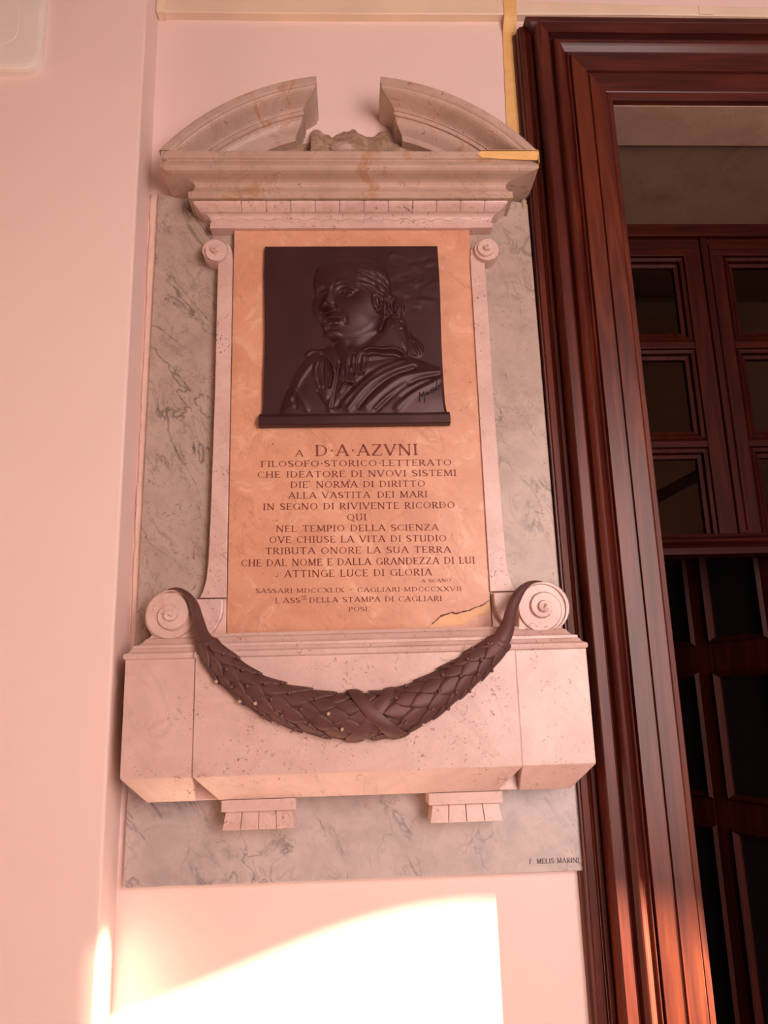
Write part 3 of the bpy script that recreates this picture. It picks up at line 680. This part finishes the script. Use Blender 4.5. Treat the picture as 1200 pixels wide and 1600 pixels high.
cor = P(sweep_h('cornice', prof, M_CREAM))
cor2 = P(sweep_h('lower_cornice', prof2, M_PINK))
cor['label'] = 'moulded marble cornice with broad ogee'
# egg-and-tongue ovolo: one carved block per egg
zt, zb = 2.8185, 2.8005
ex0, ex1 = -0.392, 0.434; ne = 13
def ovo(t): return 0.094-0.021*(1-math.cos(math.pi/2*t))**1.0
for k in range(ne):
    a = ex0+(ex1-ex0)*k/ne+0.0006; b = ex0+(ex1-ex0)*(k+1)/ne-0.0006
    rs = []
    for (x, c) in ((a, 0), (a+0.003, 1), ((a+b)/2, 1.25), (b-0.003, 1), (b, 0)):
        r = []
        for i in range(6):
            t = i/5; z = zt-(zt-zb)*t; d = ovo(t)-(0.0015 if c == 0 else 0)+(0.0006*(c-1) if c > 1 else 0)
            xs = x
            if k == 0 and c <= 1: xs = x+(0.094-d)*1.0
            if k == ne-1 and x > (a+b)/2+.001: xs = x-(0.094-d)*1.0
            r.append((xs, -d, z))
        r.append((r[-1][0], -0.02, zb)); r.append((r[0][0], -0.02, zt)); rs.append(r)
    v, f = rings(rs, close_profile=True, caps=True); e = from_py('egg_block', v, f, M_PINK, cor, smooth=False)
    # little curl at the foot of the egg
    bm = bmesh.new(); cxm = (a+b)/2; pv = None
    for i in range(9):
        an = math.radians(-60+i*36); rad = 0.0056*(1-i*0.06); p = (cxm+rad*math.cos(an), -(ovo(0.72)+0.0012), 2.8068+rad*math.sin(an))
        if pv: tube(bm, pv, p, 0.0008, 5)
        pv = p
    from_bm('curl', bm, M_CREAM, cor)
# scalloped leaf edge carved on the cove: one small tongue per egg
for k in range(16):
    a = -0.365+(0.762)*k/16; b = a+0.762/16; bm = bmesh.new(); pv = None
    for i in range(7):
        t = i/6; x = a+(b-a)*t; z = 2.789-0.0050*math.sin(math.pi*t)+0.0025*math.sin(3*math.pi*t); p = (x, -0.0592-0.0006, z)
        if pv: tube(bm, pv, p, 0.0006, 5)
        pv = p
    from_bm('scallop', bm, M_CREAM, cor2)
# ---- broken segmental pediment
ZC, RO = 2.541, 0.626
pp = [(0.0, 0.0), (0.0, 0.140), (0.003, 0.1415), (0.019, 0.1415), (0.0215, 0.1385)]
for i in range(11):
    t = i/10; pp.append((0.0225+0.0345*t+0.0*t, 0.136-0.049*t+0.0095*math.sin(2*math.pi*t)))
pp += [(0.058, 0.0935), (0.058, 0.090), (0.069, 0.090), (0.0695, 0.084), (0.073, 0.084)]
for i in range(1, 7):
    t = i/6; pp.append((0.073+0.028*t, 0.084-0.022*(1-math.cos(math.pi/2*t))))
pp += [(0.103, 0.060), (0.118, 0.058), (0.118, 0.0)]
for s in (-1, 1):
    xe = -0.067 if s < 0 else 0.104
    rs = []; na = 34
    def xend(d): return (xe-XC)+s*(0.140-max(d, 0.05))*0.72
    for i in range(na+1):
        r = []
        for o_, d in pp:
            R = RO-o_; x_e = xend(d); th1 = math.asin(abs(x_e)/R); th0 = math.radians(62)
            th = th0+(th1-th0)*i/na; r.append((XC+s*R*math.sin(th), -d, ZC+R*math.cos(th)))
        rs.append(r)
    rs.append([(x, 0.0, z) for x, y, z in rs[-1]])
    v, f = rings(rs, close_profile=True, caps=True)
    me = bpy.data.meshes.new('pediment_half'); me.from_pydata(v, [], f); bm = bmesh.new(); bm.from_mesh(me)
    res = bmesh.ops.bisect_plane(bm, geom=bm.verts[:]+bm.edges[:]+bm.faces[:], plane_co=(0, 0, 2.932), plane_no=(0, 0, 1), clear_inner=True)
    o = P(from_bm('pediment_half', bm, M_CREAM)); o['label'] = 'curved half of the broken pediment'
    # plain back filling under the arc
    poly = [(XC+s*(RO-0.11)*math.sin(a), ZC+(RO-0.11)*math.cos(a)) for a in [math.radians(12+i*3.0) for i in range(10)]]
    poly = [p for p in poly if p[1] > 2.94]; poly += [(poly[-1][0], 2.934), (poly[0][0], 2.934)]
    bm = bmesh.new(); prism(bm, poly, 0, -0.030); P(from_bm('tympanum', bm, M_MORTAR))
# rubble mortar between the halves
vs, fs = [], []; nx_, ny_ = 26, 8
for i in range(nx_+1):
    for j in range(ny_+1):
        x = -0.085+0.21*i/nx_; y = -0.005-0.095*j/ny_
        hgt = (0.155+0.007*math.sin(i*0.5+1)+0.010*abs(math.cos(i*0.24)))*(1-j/ny_)**0.75+random.uniform(-0.004, 0.004)
        vs.append((x, y, 2.934+max(0.0, hgt)))
for i in range(nx_):
    for j in range(ny_): a = i*(ny_+1)+j; fs.append((a, a+1, a+ny_+2, a+ny_+1))
P(from_py('mortar_rubble', vs, fs, M_MORTAR))
bm = bmesh.new(); bmesh.ops.create_icosphere(bm, subdivisions=2, radius=0.024)
for v_ in bm.verts: v_.co = Vector((v_.co.x*1.5, v_.co.y*0.9, v_.co.z*0.75))+Vector((0.000, -0.070, 2.992))+Vector((random.uniform(-.002, .002), 0, random.uniform(-.002, .002)))
P(from_bm('stone_chip', bm, M_CREAM))
# tape on the right corner of the cornice: thing of its own
tape = empty('masking_tape', (0.45, -0.141, 2.92), 'yellow tape wrapped over the right end of the cornice top', 'tape')
bm = bmesh.new()
p = [(0.362, 2.9345), (0.350, 2.924), (0.359, 2.9135), (0.42, 2.908), (0.505, 2.905), (0.5095, 2.934)]
prism(bm, p, -0.1405, -0.1425)
bx(bm, 0.5085, 0.5105, -0.1425, -0.03, 2.900, 2.9345)
bx(bm, 0.362, 0.5105, -0.1425, -0.1405, 2.932, 2.9355); o = from_bm('tape_strip', bm, M_TAPE); o.parent = tape; o.location = (-0.45, 0.141, -2.92)
v_, f_ = rings([[(0.38, -0.1425, 2.9345), (0.38, -0.10, 2.9345)], [(0.45, -0.1425, 2.9365), (0.45, -0.08, 2.9365)], [(0.5105, -0.1425, 2.9355), (0.5105, -0.06, 2.9355)]])
# dowel hole dark spot in the cornice end
bm = bmesh.new(); tube(bm, (0.487, -0.1335, 2.893), (0.487, -0.1365, 2.893), 0.0035, 10); P(from_bm('dowel_hole', bm, M_CRACK))
bm = bmesh.new(); bmesh.ops.create_icosphere(bm, subdivisions=2, radius=0.012)
for v in bm.verts: v.co = Vector((v.co.x*0.7, v.co.y*.8, v.co.z*1.6))+Vector((0.492, -0.018, 2.858))+Vector((random.uniform(-.002, .002), 0, random.uniform(-.002, .002)))
P(from_bm('mortar_lump', bm, M_MORTAR))

# ================================================================== BRONZE PORTRAIT RELIEF
YR = -0.049
rel = empty('bronze_relief', (0.019, YR, 2.235), 'dark bronze relief plaque with bust portrait of a man on the orange panel', 'relief plaque')
NX, NZ = 330, 340
U, V = np.meshgrid(np.linspace(0, 1040, NX), np.linspace(0, 1015, NZ))    # plaque space, v down ; u = crop_u-60, v = crop_v-70
U = U+60; V = V+70
Hf = np.zeros_like(U)
def seg_dist(P_, closed=False):
    pts = list(P_)+([P_[0]] if closed else []); D = np.full(U.shape, 1e9)
    for (ax, ay), (bx_, by) in zip(pts[:-1], pts[1:]):
        dx, dy = bx_-ax, by-ay; l2 = dx*dx+dy*dy+1e-9
        t = np.clip(((U-ax)*dx+(V-ay)*dy)/l2, 0, 1); D = np.minimum(D, np.hypot(U-ax-t*dx, V-ay-t*dy))
    return D
def inside(P_):
    r = np.zeros(U.shape, bool); n = len(P_)
    for i in range(n):
        ax, ay = P_[i]; bx_, by = P_[(i+1) % n]
        c = ((ay > V) != (by > V)) & (U < (bx_-ax)*(V-ay)/((by-ay) or 1e-9)+ax); r ^= c
    return r
def smooth_poly(P_, n=2, closed=True):
    for _ in range(n):
        q = []; m_ = len(P_)
        rng = range(m_) if closed else range(m_-1)
        if not closed: q.append(P_[0])
        for i in rng:
            a, b = P_[i], P_[(i+1) % m_]; q += [(a[0]*.75+b[0]*.25, a[1]*.75+b[1]*.25), (a[0]*.25+b[0]*.75, a[1]*.25+b[1]*.75)]
        if not closed: q.append(P_[-1])
        P_ = q
    return P_
def inflate(P_, R, h, p=0.5, n=2):
    """height field: h * profile of distance inside the outline"""
    Q = smooth_poly(P_, n); d = seg_dist(Q, True)*np.where(inside(Q), 1, -1)
    t = np.clip(d/R, 0, 1); return h*(1-(1-t)**2)**p*(d > 0), d
def ell(cx, cy, rx, ry, ang, h, p=1.0):
    c, s = math.cos(math.radians(ang)), math.sin(math.radians(ang)); x = ((U-cx)*c+(V-cy)*s)/rx; y = (-(U-cx)*s+(V-cy)*c)/ry
    return h*np.clip(1-x*x-y*y, 0, 1)**p
def gau(cx, cy, rx, ry, ang, h):
    c, s = math.cos(math.radians(ang)), math.sin(math.radians(ang)); x = ((U-cx)*c+(V-cy)*s)/rx; y = (-(U-cx)*s+(V-cy)*c)/ry
    return h*np.exp(-(x*x+y*y))
def stroke(P_, w, h, n=2, mask=None):
    d = seg_dist(smooth_poly(P_, n, False)); r = h*np.exp(-(d/w)**2)
    return r
# all heights in mm; background gently mottled
Hf = 0.8*np.sin(U*0.017+1.3*np.sin(V*0.011))*np.cos(V*0.013+0.7*np.sin(U*0.02))*0.5
# torso and coat
torso, d = inflate([(150, 1120), (170, 1000), (215, 900), (265, 800), (320, 735), (400, 700), (480, 690), (600, 700), (700, 700), (820, 715), (905, 745), (1010, 790), (1110, 830), (1160, 900), (1160, 1130)], 130, 15, 0.7)
Hf = np.maximum(Hf, torso)
Hf += np.where(torso > 0, 1, 0)*gau(800, 960, 260, 150, -25, 5)
# neck
neck, d = inflate([(470, 640), (560, 600), (740, 520), (850, 500), (890, 620), (900, 740), (820, 800), (620, 830), (500, 860), (462, 800)], 110, 20, 0.6)
Hf = np.maximum(Hf, neck)
Hf -= stroke([(560, 690), (620, 700), (690, 650), (735, 600)], 26, 5)
# nape ribbon / queue of hair
queue, d = inflate([(790, 490), (880, 500), (905, 590), (940, 640), (1000, 680), (985, 760), (890, 760), (850, 660), (800, 590)], 60, 9, 0.6)
Hf = np.maximum(Hf, queue)
# head
HEAD = [(372, 215), (410, 185), (470, 158), (540, 145), (620, 142), (700, 155), (760, 190), (795, 245), (806, 310), (812, 380), (835, 430), (800, 500), (755, 520), (742, 580), (720, 615), (680, 638), (611, 668), (534, 672), (463, 662), (420, 640), (400, 600), (386, 556), (359, 538), (335, 490), (320, 445), (340, 405), (356, 374), (352, 320), (356, 260)]
head_h, dh = inflate(HEAD, 210, 37, 0.55)
Hf = np.where(dh > 0, np.maximum(Hf, head_h+3*np.clip(dh/12, 0, 1)), Hf)
inh = (dh > 0).astype(float)
# far side falls away, near cheek and temple full
Hf -= inh*14*np.clip((440-U)/110, 0, 1)**1.2*np.clip((V-330)/60, 0, 1)
Hf += inh*gau(610, 480, 110, 120, 0, 5)+inh*gau(560, 230, 170, 80, 0, 4)
Hf -= inh*gau(690, 330, 60, 60, 0, 3)
# brow ridges and eye sockets
Hf -= inh*gau(540, 385, 66, 40, 5, 13)
Hf -= inh*gau(402, 385, 30, 38, 0, 9)
Hf += stroke([(470, 350), (505, 330), (545, 326), (578, 345), (592, 372)], 13, 7)
Hf += stroke([(372, 352), (395, 340), (428, 348)], 11, 5)*inh
# eye ball, lids
Hf += ell(545, 388, 36, 24, 8, 9, 0.7)+ell(404, 385, 20, 19, 0, 6, 0.7)
Hf += stroke([(503, 380), (522, 364), (552, 362), (582, 388)], 5, 4.5)+stroke([(508, 398), (540, 412), (578, 400)], 5, 3)
Hf += stroke([(386, 378), (402, 367), (424, 376)], 5, 3)
Hf -= gau(540, 388, 8, 8, 0, 4)
# nose
Hf += stroke([(452, 345), (440, 400), (424, 445), (412, 470)], 26, 15)
Hf += ell(414, 476, 34, 27, -15, 15, 0.8)+ell(452, 482, 26, 18, 10, 10, 0.8)
Hf -= stroke([(402, 500), (425, 503), (448, 500)], 9, 10)+stroke([(470, 462), (482, 480), (474, 500)], 7, 4)
Hf += stroke([(432, 478), (448, 470), (470, 482)], 6, 3)
# philtrum, mouth, chin
Hf += inh*gau(455, 555, 62, 42, 0, 6)
Hf += stroke([(425, 540), (450, 532), (478, 540), (510, 552)], 12, 6)+ell(462, 575, 40, 15, 8, 7, 0.8)
Hf -= stroke([(420, 553), (450, 555), (480, 556), (518, 556)], 6, 8)
Hf -= stroke([(498, 500), (530, 530), (534, 565)], 14, 4)+gau(462, 604, 45, 12, 0, 5)
Hf += ell(455, 632, 60, 34, 10, 10, 0.8)
# jaw line and cheek
Hf += stroke([(520, 650), (610, 640), (690, 590), (725, 540)], 30, 4)*inh
# ear
Hf += ell(722, 455, 34, 62, -12, 10, 0.6)
Hf -= ell(724, 450, 17, 34, -12, 11, 0.7)
Hf += stroke([(700, 412), (735, 402), (760, 432), (752, 478), (728, 505)], 8, 6)+ell(718, 498, 15, 15, 0, 6)
Hf -= stroke([(765, 450), (768, 510), (750, 575), (735, 600)], 13, 11)
# hair: strands swept back
rnd = random.Random(3)
for k in range(26):
    x0 = rnd.uniform(600, 700); y0 = rnd.uniform(165, 360); x1 = x0+rnd.uniform(90, 140); y1 = y0+rnd.uniform(50, 120)
    Hf += inh*stroke([(x0, y0), ((x0+x1)/2+10, (y0+y1)/2-18), (x1, y1)], rnd.uniform(5, 9), rnd.choice((-1, 1))*rnd.uniform(0.8, 1.8), 1)
hairb, d = inflate([(735, 385), (770, 370), (830, 378), (880, 420), (892, 470), (865, 520), (820, 530), (780, 500), (768, 440)], 45, 17, 0.7)
Hf = np.maximum(Hf, hairb)
for k in range(22):
    x0 = rnd.uniform(770, 850); y0 = rnd.uniform(385, 440); 
    Hf += (hairb > 0)*stroke([(x0, y0), (x0+rnd.uniform(5, 30), y0+35), (x0+rnd.uniform(-10, 35), y0+75)], rnd.uniform(5, 9), rnd.choice((-1, 1))*rnd.uniform(2, 4.5), 1)
for k in range(26):
    x0 = rnd.uniform(800, 900)
    Hf += (queue > 0)*stroke([(x0, 500+rnd.uniform(0, 90)), (x0+20, 590), (x0+50, 660), (x0+90, 740)][:rnd.choice((2, 3, 4))], rnd.uniform(4, 8), rnd.choice((-1, 1))*2.2, 1)
for k in range(40):
    x0 = rnd.uniform(780, 1060); y0 = rnd.uniform(110, 520)
    Hf += (d < 0)*stroke([(x0, y0), (x0+rnd.uniform(20, 70), y0+rnd.uniform(-20, 20))], rnd.uniform(10, 20), rnd.choice((-1, 1))*rnd.uniform(0.5, 1.3), 1)
# collar and shirt
Hf += stroke([(640, 725), (690, 708), (740, 722), (800, 714), (850, 722), (888, 752)], 9, 8)
Hf -= stroke([(650, 745), (700, 732), (760, 745), (830, 742), (885, 768)], 13, 9)
Hf += stroke([(310, 735), (345, 712), (395, 718), (430, 760), (462, 830)], 9, 7)
Hf -= stroke([(400, 735), (436, 785), (455, 850), (440, 930)], 9, 6)
lap, d = inflate([(345, 760), (395, 740), (455, 830), (462, 930), (425, 1030), (372, 960), (372, 900), (340, 880)], 30, 5, 0.7); Hf += lap
Hf += stroke([(440, 700), (480, 800), (470, 930), (440, 1060)], 16, 5)
Hf -= stroke([(495, 800), (480, 900), (450, 1050)], 12, 6)
for pth in ([(610, 740), (590, 800), (600, 855)], [(580, 760), (570, 820), (590, 862)], [(640, 760), (632, 820), (625, 858)], [(540, 800), (535, 870), (570, 915)], [(510, 830), (505, 890), (530, 900)], [(560, 830), (560, 880), (585, 915)], [(650, 740), (660, 800), (640, 850)], [(390, 780), (380, 850), (400, 930)], [(420, 790), (420, 860), (425, 950)], [(500, 960), (520, 930), (515, 905)], [(370, 790), (352, 850), (375, 930)]):
    Hf += stroke(pth, 8, 5, 2)
Hf -= stroke([(575, 862), (600, 858), (632, 860)], 6, 7)+stroke([(520, 905), (550, 918), (585, 922)], 6, 7)+stroke([(375, 960), (400, 1010), (420, 1030)], 6, 5)
# coat edge and drapery folds
for pth, w, h in (([(520, 1010), (640, 900), (760, 810), (880, 770)], 22, 6), ([(540, 1060), (620, 960), (720, 880), (840, 830), (930, 800)], 16, 6), ([(640, 1050), (740, 960), (850, 880), (960, 860), (1100, 840)], 18, 5),
                  ([(820, 1060), (900, 980), (1010, 920), (1120, 880)], 20, 5), ([(700, 1060), (760, 1000), (880, 930)], 14, 4), ([(220, 990), (270, 880), (340, 790)], 16, 5), ([(310, 1060), (270, 980), (240, 930)], 12, 4)):
    Hf += stroke(pth, w, h)
for pth, w, h in (([(480, 1040), (590, 920), (700, 830), (850, 770)], 14, 5), ([(600, 1050), (690, 950), (800, 870), (930, 830)], 13, 6), ([(700, 1070), (830, 960), (950, 890), (1080, 865)], 12, 5), ([(850, 1000), (930, 945), (1020, 905)], 14, 5), ([(250, 1040), (225, 970), (215, 930)], 12, 4)):
    Hf -= stroke(pth, w, h)
Hf = Hf*0.72
# soften edge at the plaque border
edge = np.minimum(np.minimum(U-60, 1100-U), V-70); Hf *= np.clip(edge/16, 0, 1)
# corners of the plaque in the scene
def plaque_xz(fu, fv):
    zt_, zb_ = 2.7085, 2.2415
    flare = 0.004*max(0.0, (fv-0.92)/0.08)**2
    x0 = -0.2065-0.0015*math.sin(fv*9)-flare; x1 = 0.2440+0.0015*math.sin(fv*7)+flare
    return x0+(x1-x0)*fu, zt_+(zb_-zt_)*fv
vs, fs = [], []
for j in range(NZ):
    for i in range(NX):
        x, z = plaque_xz(i/(NX-1), j/(NZ-1)); vs.append((x-0.019, -0.009-Hf[j, i]*0.001, z-2.235))
for j in range(NZ-1):
    for i in range(NX-1): a = j*NX+i; fs.append((a, a+NX, a+NX+1, a+1))
# rim back to the panel
def rim(idx):
    n0 = len(vs)
    for k in idx: vs.append((vs[k][0], 0.004, vs[k][2]))
    for t in range(len(idx)-1): fs.append((idx[t], idx[t+1], n0+t+1, n0+t))
rim([i for i in range(NX)]); rim([(NZ-1)*NX+i for i in range(NX)]); rim([j*NX for j in range(NZ)]); rim([j*NX+NX-1 for j in range(NZ)])
me = bpy.data.meshes.new('portrait_plate'); me.from_pydata(vs, [], fs); me.update()
port = link('portrait_plate', me, M_BRONZE, rel, smooth=True)
# signature scratched at the lower right
sig = [[(965, 1040), (970, 1000), (968, 985), (985, 1010), (992, 980), (998, 1030), (990, 1045)], [(1000, 1000), (1008, 985), (1015, 998), (1005, 1002)], [(1015, 1000), (1020, 982), (1026, 994), (1030, 978)], [(1038, 985), (1036, 970), (1048, 972), (1052, 955), (1050, 978)],
       [(1058, 972), (1062, 958), (1068, 968), (1058, 972)], [(1066, 920), (1072, 912), (1068, 960), (1064, 972)], [(1074, 955), (1080, 940), (1086, 950), (1076, 958)], [(1090, 948), (1094, 930)], [(1098, 940), (1104, 926), (1102, 940), (1100, 944)], [(1035, 988), (1075, 968), (1098, 950)]]
bm = bmesh.new()
def rel_pt(u, v):
    fu = (u-60)/1040; fv = (v-70)/1015; fu = min(max(fu, 0), 1); x, z = plaque_xz(fu, fv); h = Hf[int(fv*(NZ-1)), int(fu*(NX-1))]
    return (x-0.019, -0.0100-h*0.001, z-2.235)
for s in sig:
    for a, b in zip(s[:-1], s[1:]):
        a = (a[0]-16, a[1]-12); b = (b[0]-16, b[1]-12)
        tube(bm, rel_pt(*a), rel_pt(*b), 0.0009, 5)
from_bm('signature', bm, mat_plain('scratched_line', (0.008, 0.003, 0.003), 0.8), rel)
# ledge below: half-round bead and flat strip
pr = [(0, 2.2455), (0.012, 2.2450), (0.017, 2.2415), (0.014, 2.2375), (0.016, 2.2360), (0.022, 2.2350), (0.022, 2.2150), (0.020, 2.2125), (0, 2.2120)]
rs = [[(x-0.019, -d, z-2.235) for d, z in pr] for x in (-0.2175, 0.2545)]
v, f = rings(rs, close_profile=True, caps=True); bevel(from_py('ledge', v, f, M_BRONZE, rel), 0.001, 1)

# ================================================================== BRONZE GARLAND
gar = empty('bronze_garland', (0.02, -0.16, 1.52), 'dark bronze laurel garland swagged between the two lower scrolls', 'garland')
GO = Vector((0.02, -0.16, 1.52))
gp = [(-0.415,1.8095,.006,-.100),(-0.396,1.8105,.010,-.108),(-0.378,1.803,.014,-.116),(-0.362,1.788,.020,-.120),(-0.350,1.768,.026,-.124),(-0.342,1.745,.028,-.130),(-0.334,1.722,.031,-.138),(-0.326,1.700,.036,-.148),(-0.311,1.676,.046,-.154),(-0.283,1.640,.057,-.156),(-0.227,1.592,.063,-.156),(-0.165,1.557,.074,-.156),(-0.097,1.535,.083,-.156),(-0.029,1.522,.088,-.156),(0.032,1.520,.091,-.156),(0.094,1.527,.088,-.156),(0.150,1.548,.082,-.156),(0.207,1.580,.071,-.156),(0.265,1.619,.060,-.156),(0.317,1.659,.049,-.155),(0.341,1.690,.040,-.152),(0.352,1.715,.033,-.144),(0.360,1.738,.030,-.134),(0.372,1.762,.029,-.126),(0.388,1.785,.024,-.120),(0.405,1.800,.017,-.114),(0.424,1.8085,.010,-.108),(0.446,1.8085,.006,-.100)]
gp = [np.array(p) for p in gp]
def cat(p0, p1, p2, p3, t): return 0.5*((2*p1)+(-p0+p2)*t+(2*p0-5*p1+4*p2-p3)*t*t+(-p0+3*p1-3*p2+p3)*t**3)
path = []
for i in range(len(gp)-1):
    a, b, c, d = gp[max(i-1, 0)], gp[i], gp[i+1], gp[min(i+2, len(gp)-1)]
    for k in range(8): path.append(cat(a, b, c, d, k/8))
path.append(gp[-1]); path = np.array(path)
arc_s = np.concatenate([[0], np.cumsum(np.hypot(np.diff(path[:, 0]), np.diff(path[:, 1])))]); LEN = arc_s[-1]
def frame(s):
    s = min(max(s, 0), LEN); q = np.array([np.interp(s, arc_s, path[:, k]) for k in range(4)])
    e = 0.004; q1 = np.array([np.interp(min(s+e, LEN), arc_s, path[:, k]) for k in (0, 1)]); q0 = np.array([np.interp(max(s-e, 0), arc_s, path[:, k]) for k in (0, 1)])
    t = (q1-q0); t = t/np.hypot(*t); return q, t, np.array([-t[1], t[0]])
def surf(s, phi, lift=0.0):
    q, t, n = frame(s); rw = q[2]/2+lift; rd = q[2]/2*0.75+0.004+lift
    a = rw*math.sin(phi); b = rd*math.cos(phi)
    return Vector((q[0]+n[0]*a, q[3]-b, q[1]+n[1]*a))-GO
rs = []
for i in range(121):
    s = LEN*i/120; rs.append([surf(s, math.radians(-90+180*j/16), -0.002) for j in range(17)])
v, f = rings(rs, close_profile=True, caps=True); from_py('garland_core', v, f, M_BRONZE2, gar, smooth=True)
S_MID = float(np.interp(0.045, path[:, 0][60:180], arc_s[60:180]))
def leaf_mesh(s0, dirn, phi0, Lf, Wf, liftk):
    vs, fs = [], []; na, nb = 7, 4
    for i in range(na+1):
        t = i/na; wprof = (math.sin(math.pi*min(1, (t*0.93+0.07))**0.85))**0.75 if t < 1 else 0.0
        for j in range(-nb//2, nb//2+1):
            bfr = j/(nb/2); q, _, _ = frame(s0+dirn*t*Lf); rw = q[2]/2
            dphi = bfr*Wf/2*wprof/max(rw, 0.012)
            lift = 0.0008+liftk*(0.30+0.70*t**1.2)*(1-0.40*bfr*bfr)-(0.0020 if j == 0 else 0)
            vs.append(surf(s0+dirn*t*Lf, phi0+dphi, lift))
    m_ = nb+1
    for i in range(na):
        for j in range(nb): fs.append((i*m_+j, i*m_+j+1, (i+1)*m_+j+1, (i+1)*m_+j))
    # thickness skirt along the rim
    rimi = [i*m_ for i in range(na+1)]+[i*m_+nb for i in range(na, -1, -1)]
    n0 = len(vs)
    for r_ in rimi:
        p = vs[r_]; vs.append(Vector((p.x, p.y+0.0035, p.z)))
    for k in range(len(rimi)-1): fs.append((rimi[k], n0+k, n0+k+1, rimi[k+1]))
    return vs, fs
rnd = random.Random(11)
S0 = float(np.interp(-0.318, path[:, 0], arc_s)); S1 = float(np.interp(0.328, path[:, 0], arc_s))
for side in (0, 1):
    s = S0 if side == 0 else S1; dirn = 1 if side == 0 else -1; row = 0
    while (s < S_MID-0.050) if side == 0 else (s > S_MID+0.050):
        q, _, _ = frame(s); w = q[2]
        phis = [-50, 0, 50] if row % 2 == 0 else [-72, -26, 26, 72]
        if w < 0.045: phis = [-40, 40] if row % 2 == 0 else [0]
        for ph in phis:
            Lf = 0.066*min(1.0, 0.55+w/0.16); Wf = 0.036*min(1.15, 0.5+w/0.14)
            v, f = leaf_mesh(s+rnd.uniform(-.002, .002), dirn, math.radians(ph+rnd.uniform(-4, 4)), Lf, Wf, 0.0085)
            from_py('leaf', v, f, M_BRONZE2, gar, smooth=True)
        s += dirn*0.030; row += 1
# berries tucked between the leaf tips
bsp = bpy.data.meshes.new('berry'); bm = bmesh.new(); bmesh.ops.create_icosphere(bm, subdivisions=2, radius=1.0); bm.to_mesh(bsp); bm.free(); bsp.materials.append(M_BERRY)
for p_ in bsp.polygons: p_.use_smooth = True
bspw = bsp.copy(); bspw.materials.clear(); bspw.materials.append(M_BERRYW)
for side in (0, 1):
    s = S0+0.05 if side == 0 else S1-0.03; dirn = 1 if side == 0 else -1; row = 0
    while (s < S_MID-0.045) if side == 0 else (s > S_MID+0.045):
        for ph in ([-30, 32] if row % 2 == 0 else [-62, 2, 60]):
            if rnd.random() < 0.22: continue
            white = (side == 1 and (row, ph) in ((2, -30), (8, 2), (9, 2))) or (side == 0 and (row, ph) in ((7, 60), (9, 60)))
            o = bpy.data.objects.new('berry', bspw if rnd.random() < 0.11 else bsp); COL.objects.link(o); o.parent = gar
            o.location = surf(s+rnd.uniform(-.004, .004), math.radians(ph), 0.0085); r_ = rnd.uniform(0.0038, 0.0048); o.scale = (r_, r_, r_)
        s += dirn*0.030; row += 1
# crossed ribbons in the middle and a single band near the right end
def ribbon(sc, slope, wdt, lift, a0=-100, a1=100):
    vs, fs = [], []; n = 22
    for i in range(n+1):
        ph = a0+(a1-a0)*i/n
        for j in range(5):
            o_ = (j/4-0.5)*wdt; vs.append(surf(sc+slope*math.sin(math.radians(ph))*0.045+o_, math.radians(ph), lift+(-0.0025 if j in (0, 4) else 0)))
    for i in range(n):
        for j in range(4): a = i*5+j; fs.append((a, a+1, a+6, a+5))
    return from_py('ribbon', vs, fs, M_BRONZE2, gar, smooth=True)
ribbon(S_MID, 1.0, 0.034, 0.0095); ribbon(S_MID, -1.0, 0.034, 0.0120)
ribbon(S1-0.008, -0.15, 0.016, 0.0045); ribbon(S0+0.006, 0.15, 0.016, 0.003)
# cluster of small berries in the gap under the crossing
for k in range(9):
    o = bpy.data.objects.new('berry', bsp); COL.objects.link(o); o.parent = gar
    o.location = surf(S_MID+rnd.uniform(-.012, .014), math.radians(-55+rnd.uniform(-22, 16)), 0.006); r_ = 0.0038; o.scale = (r_, r_, r_)
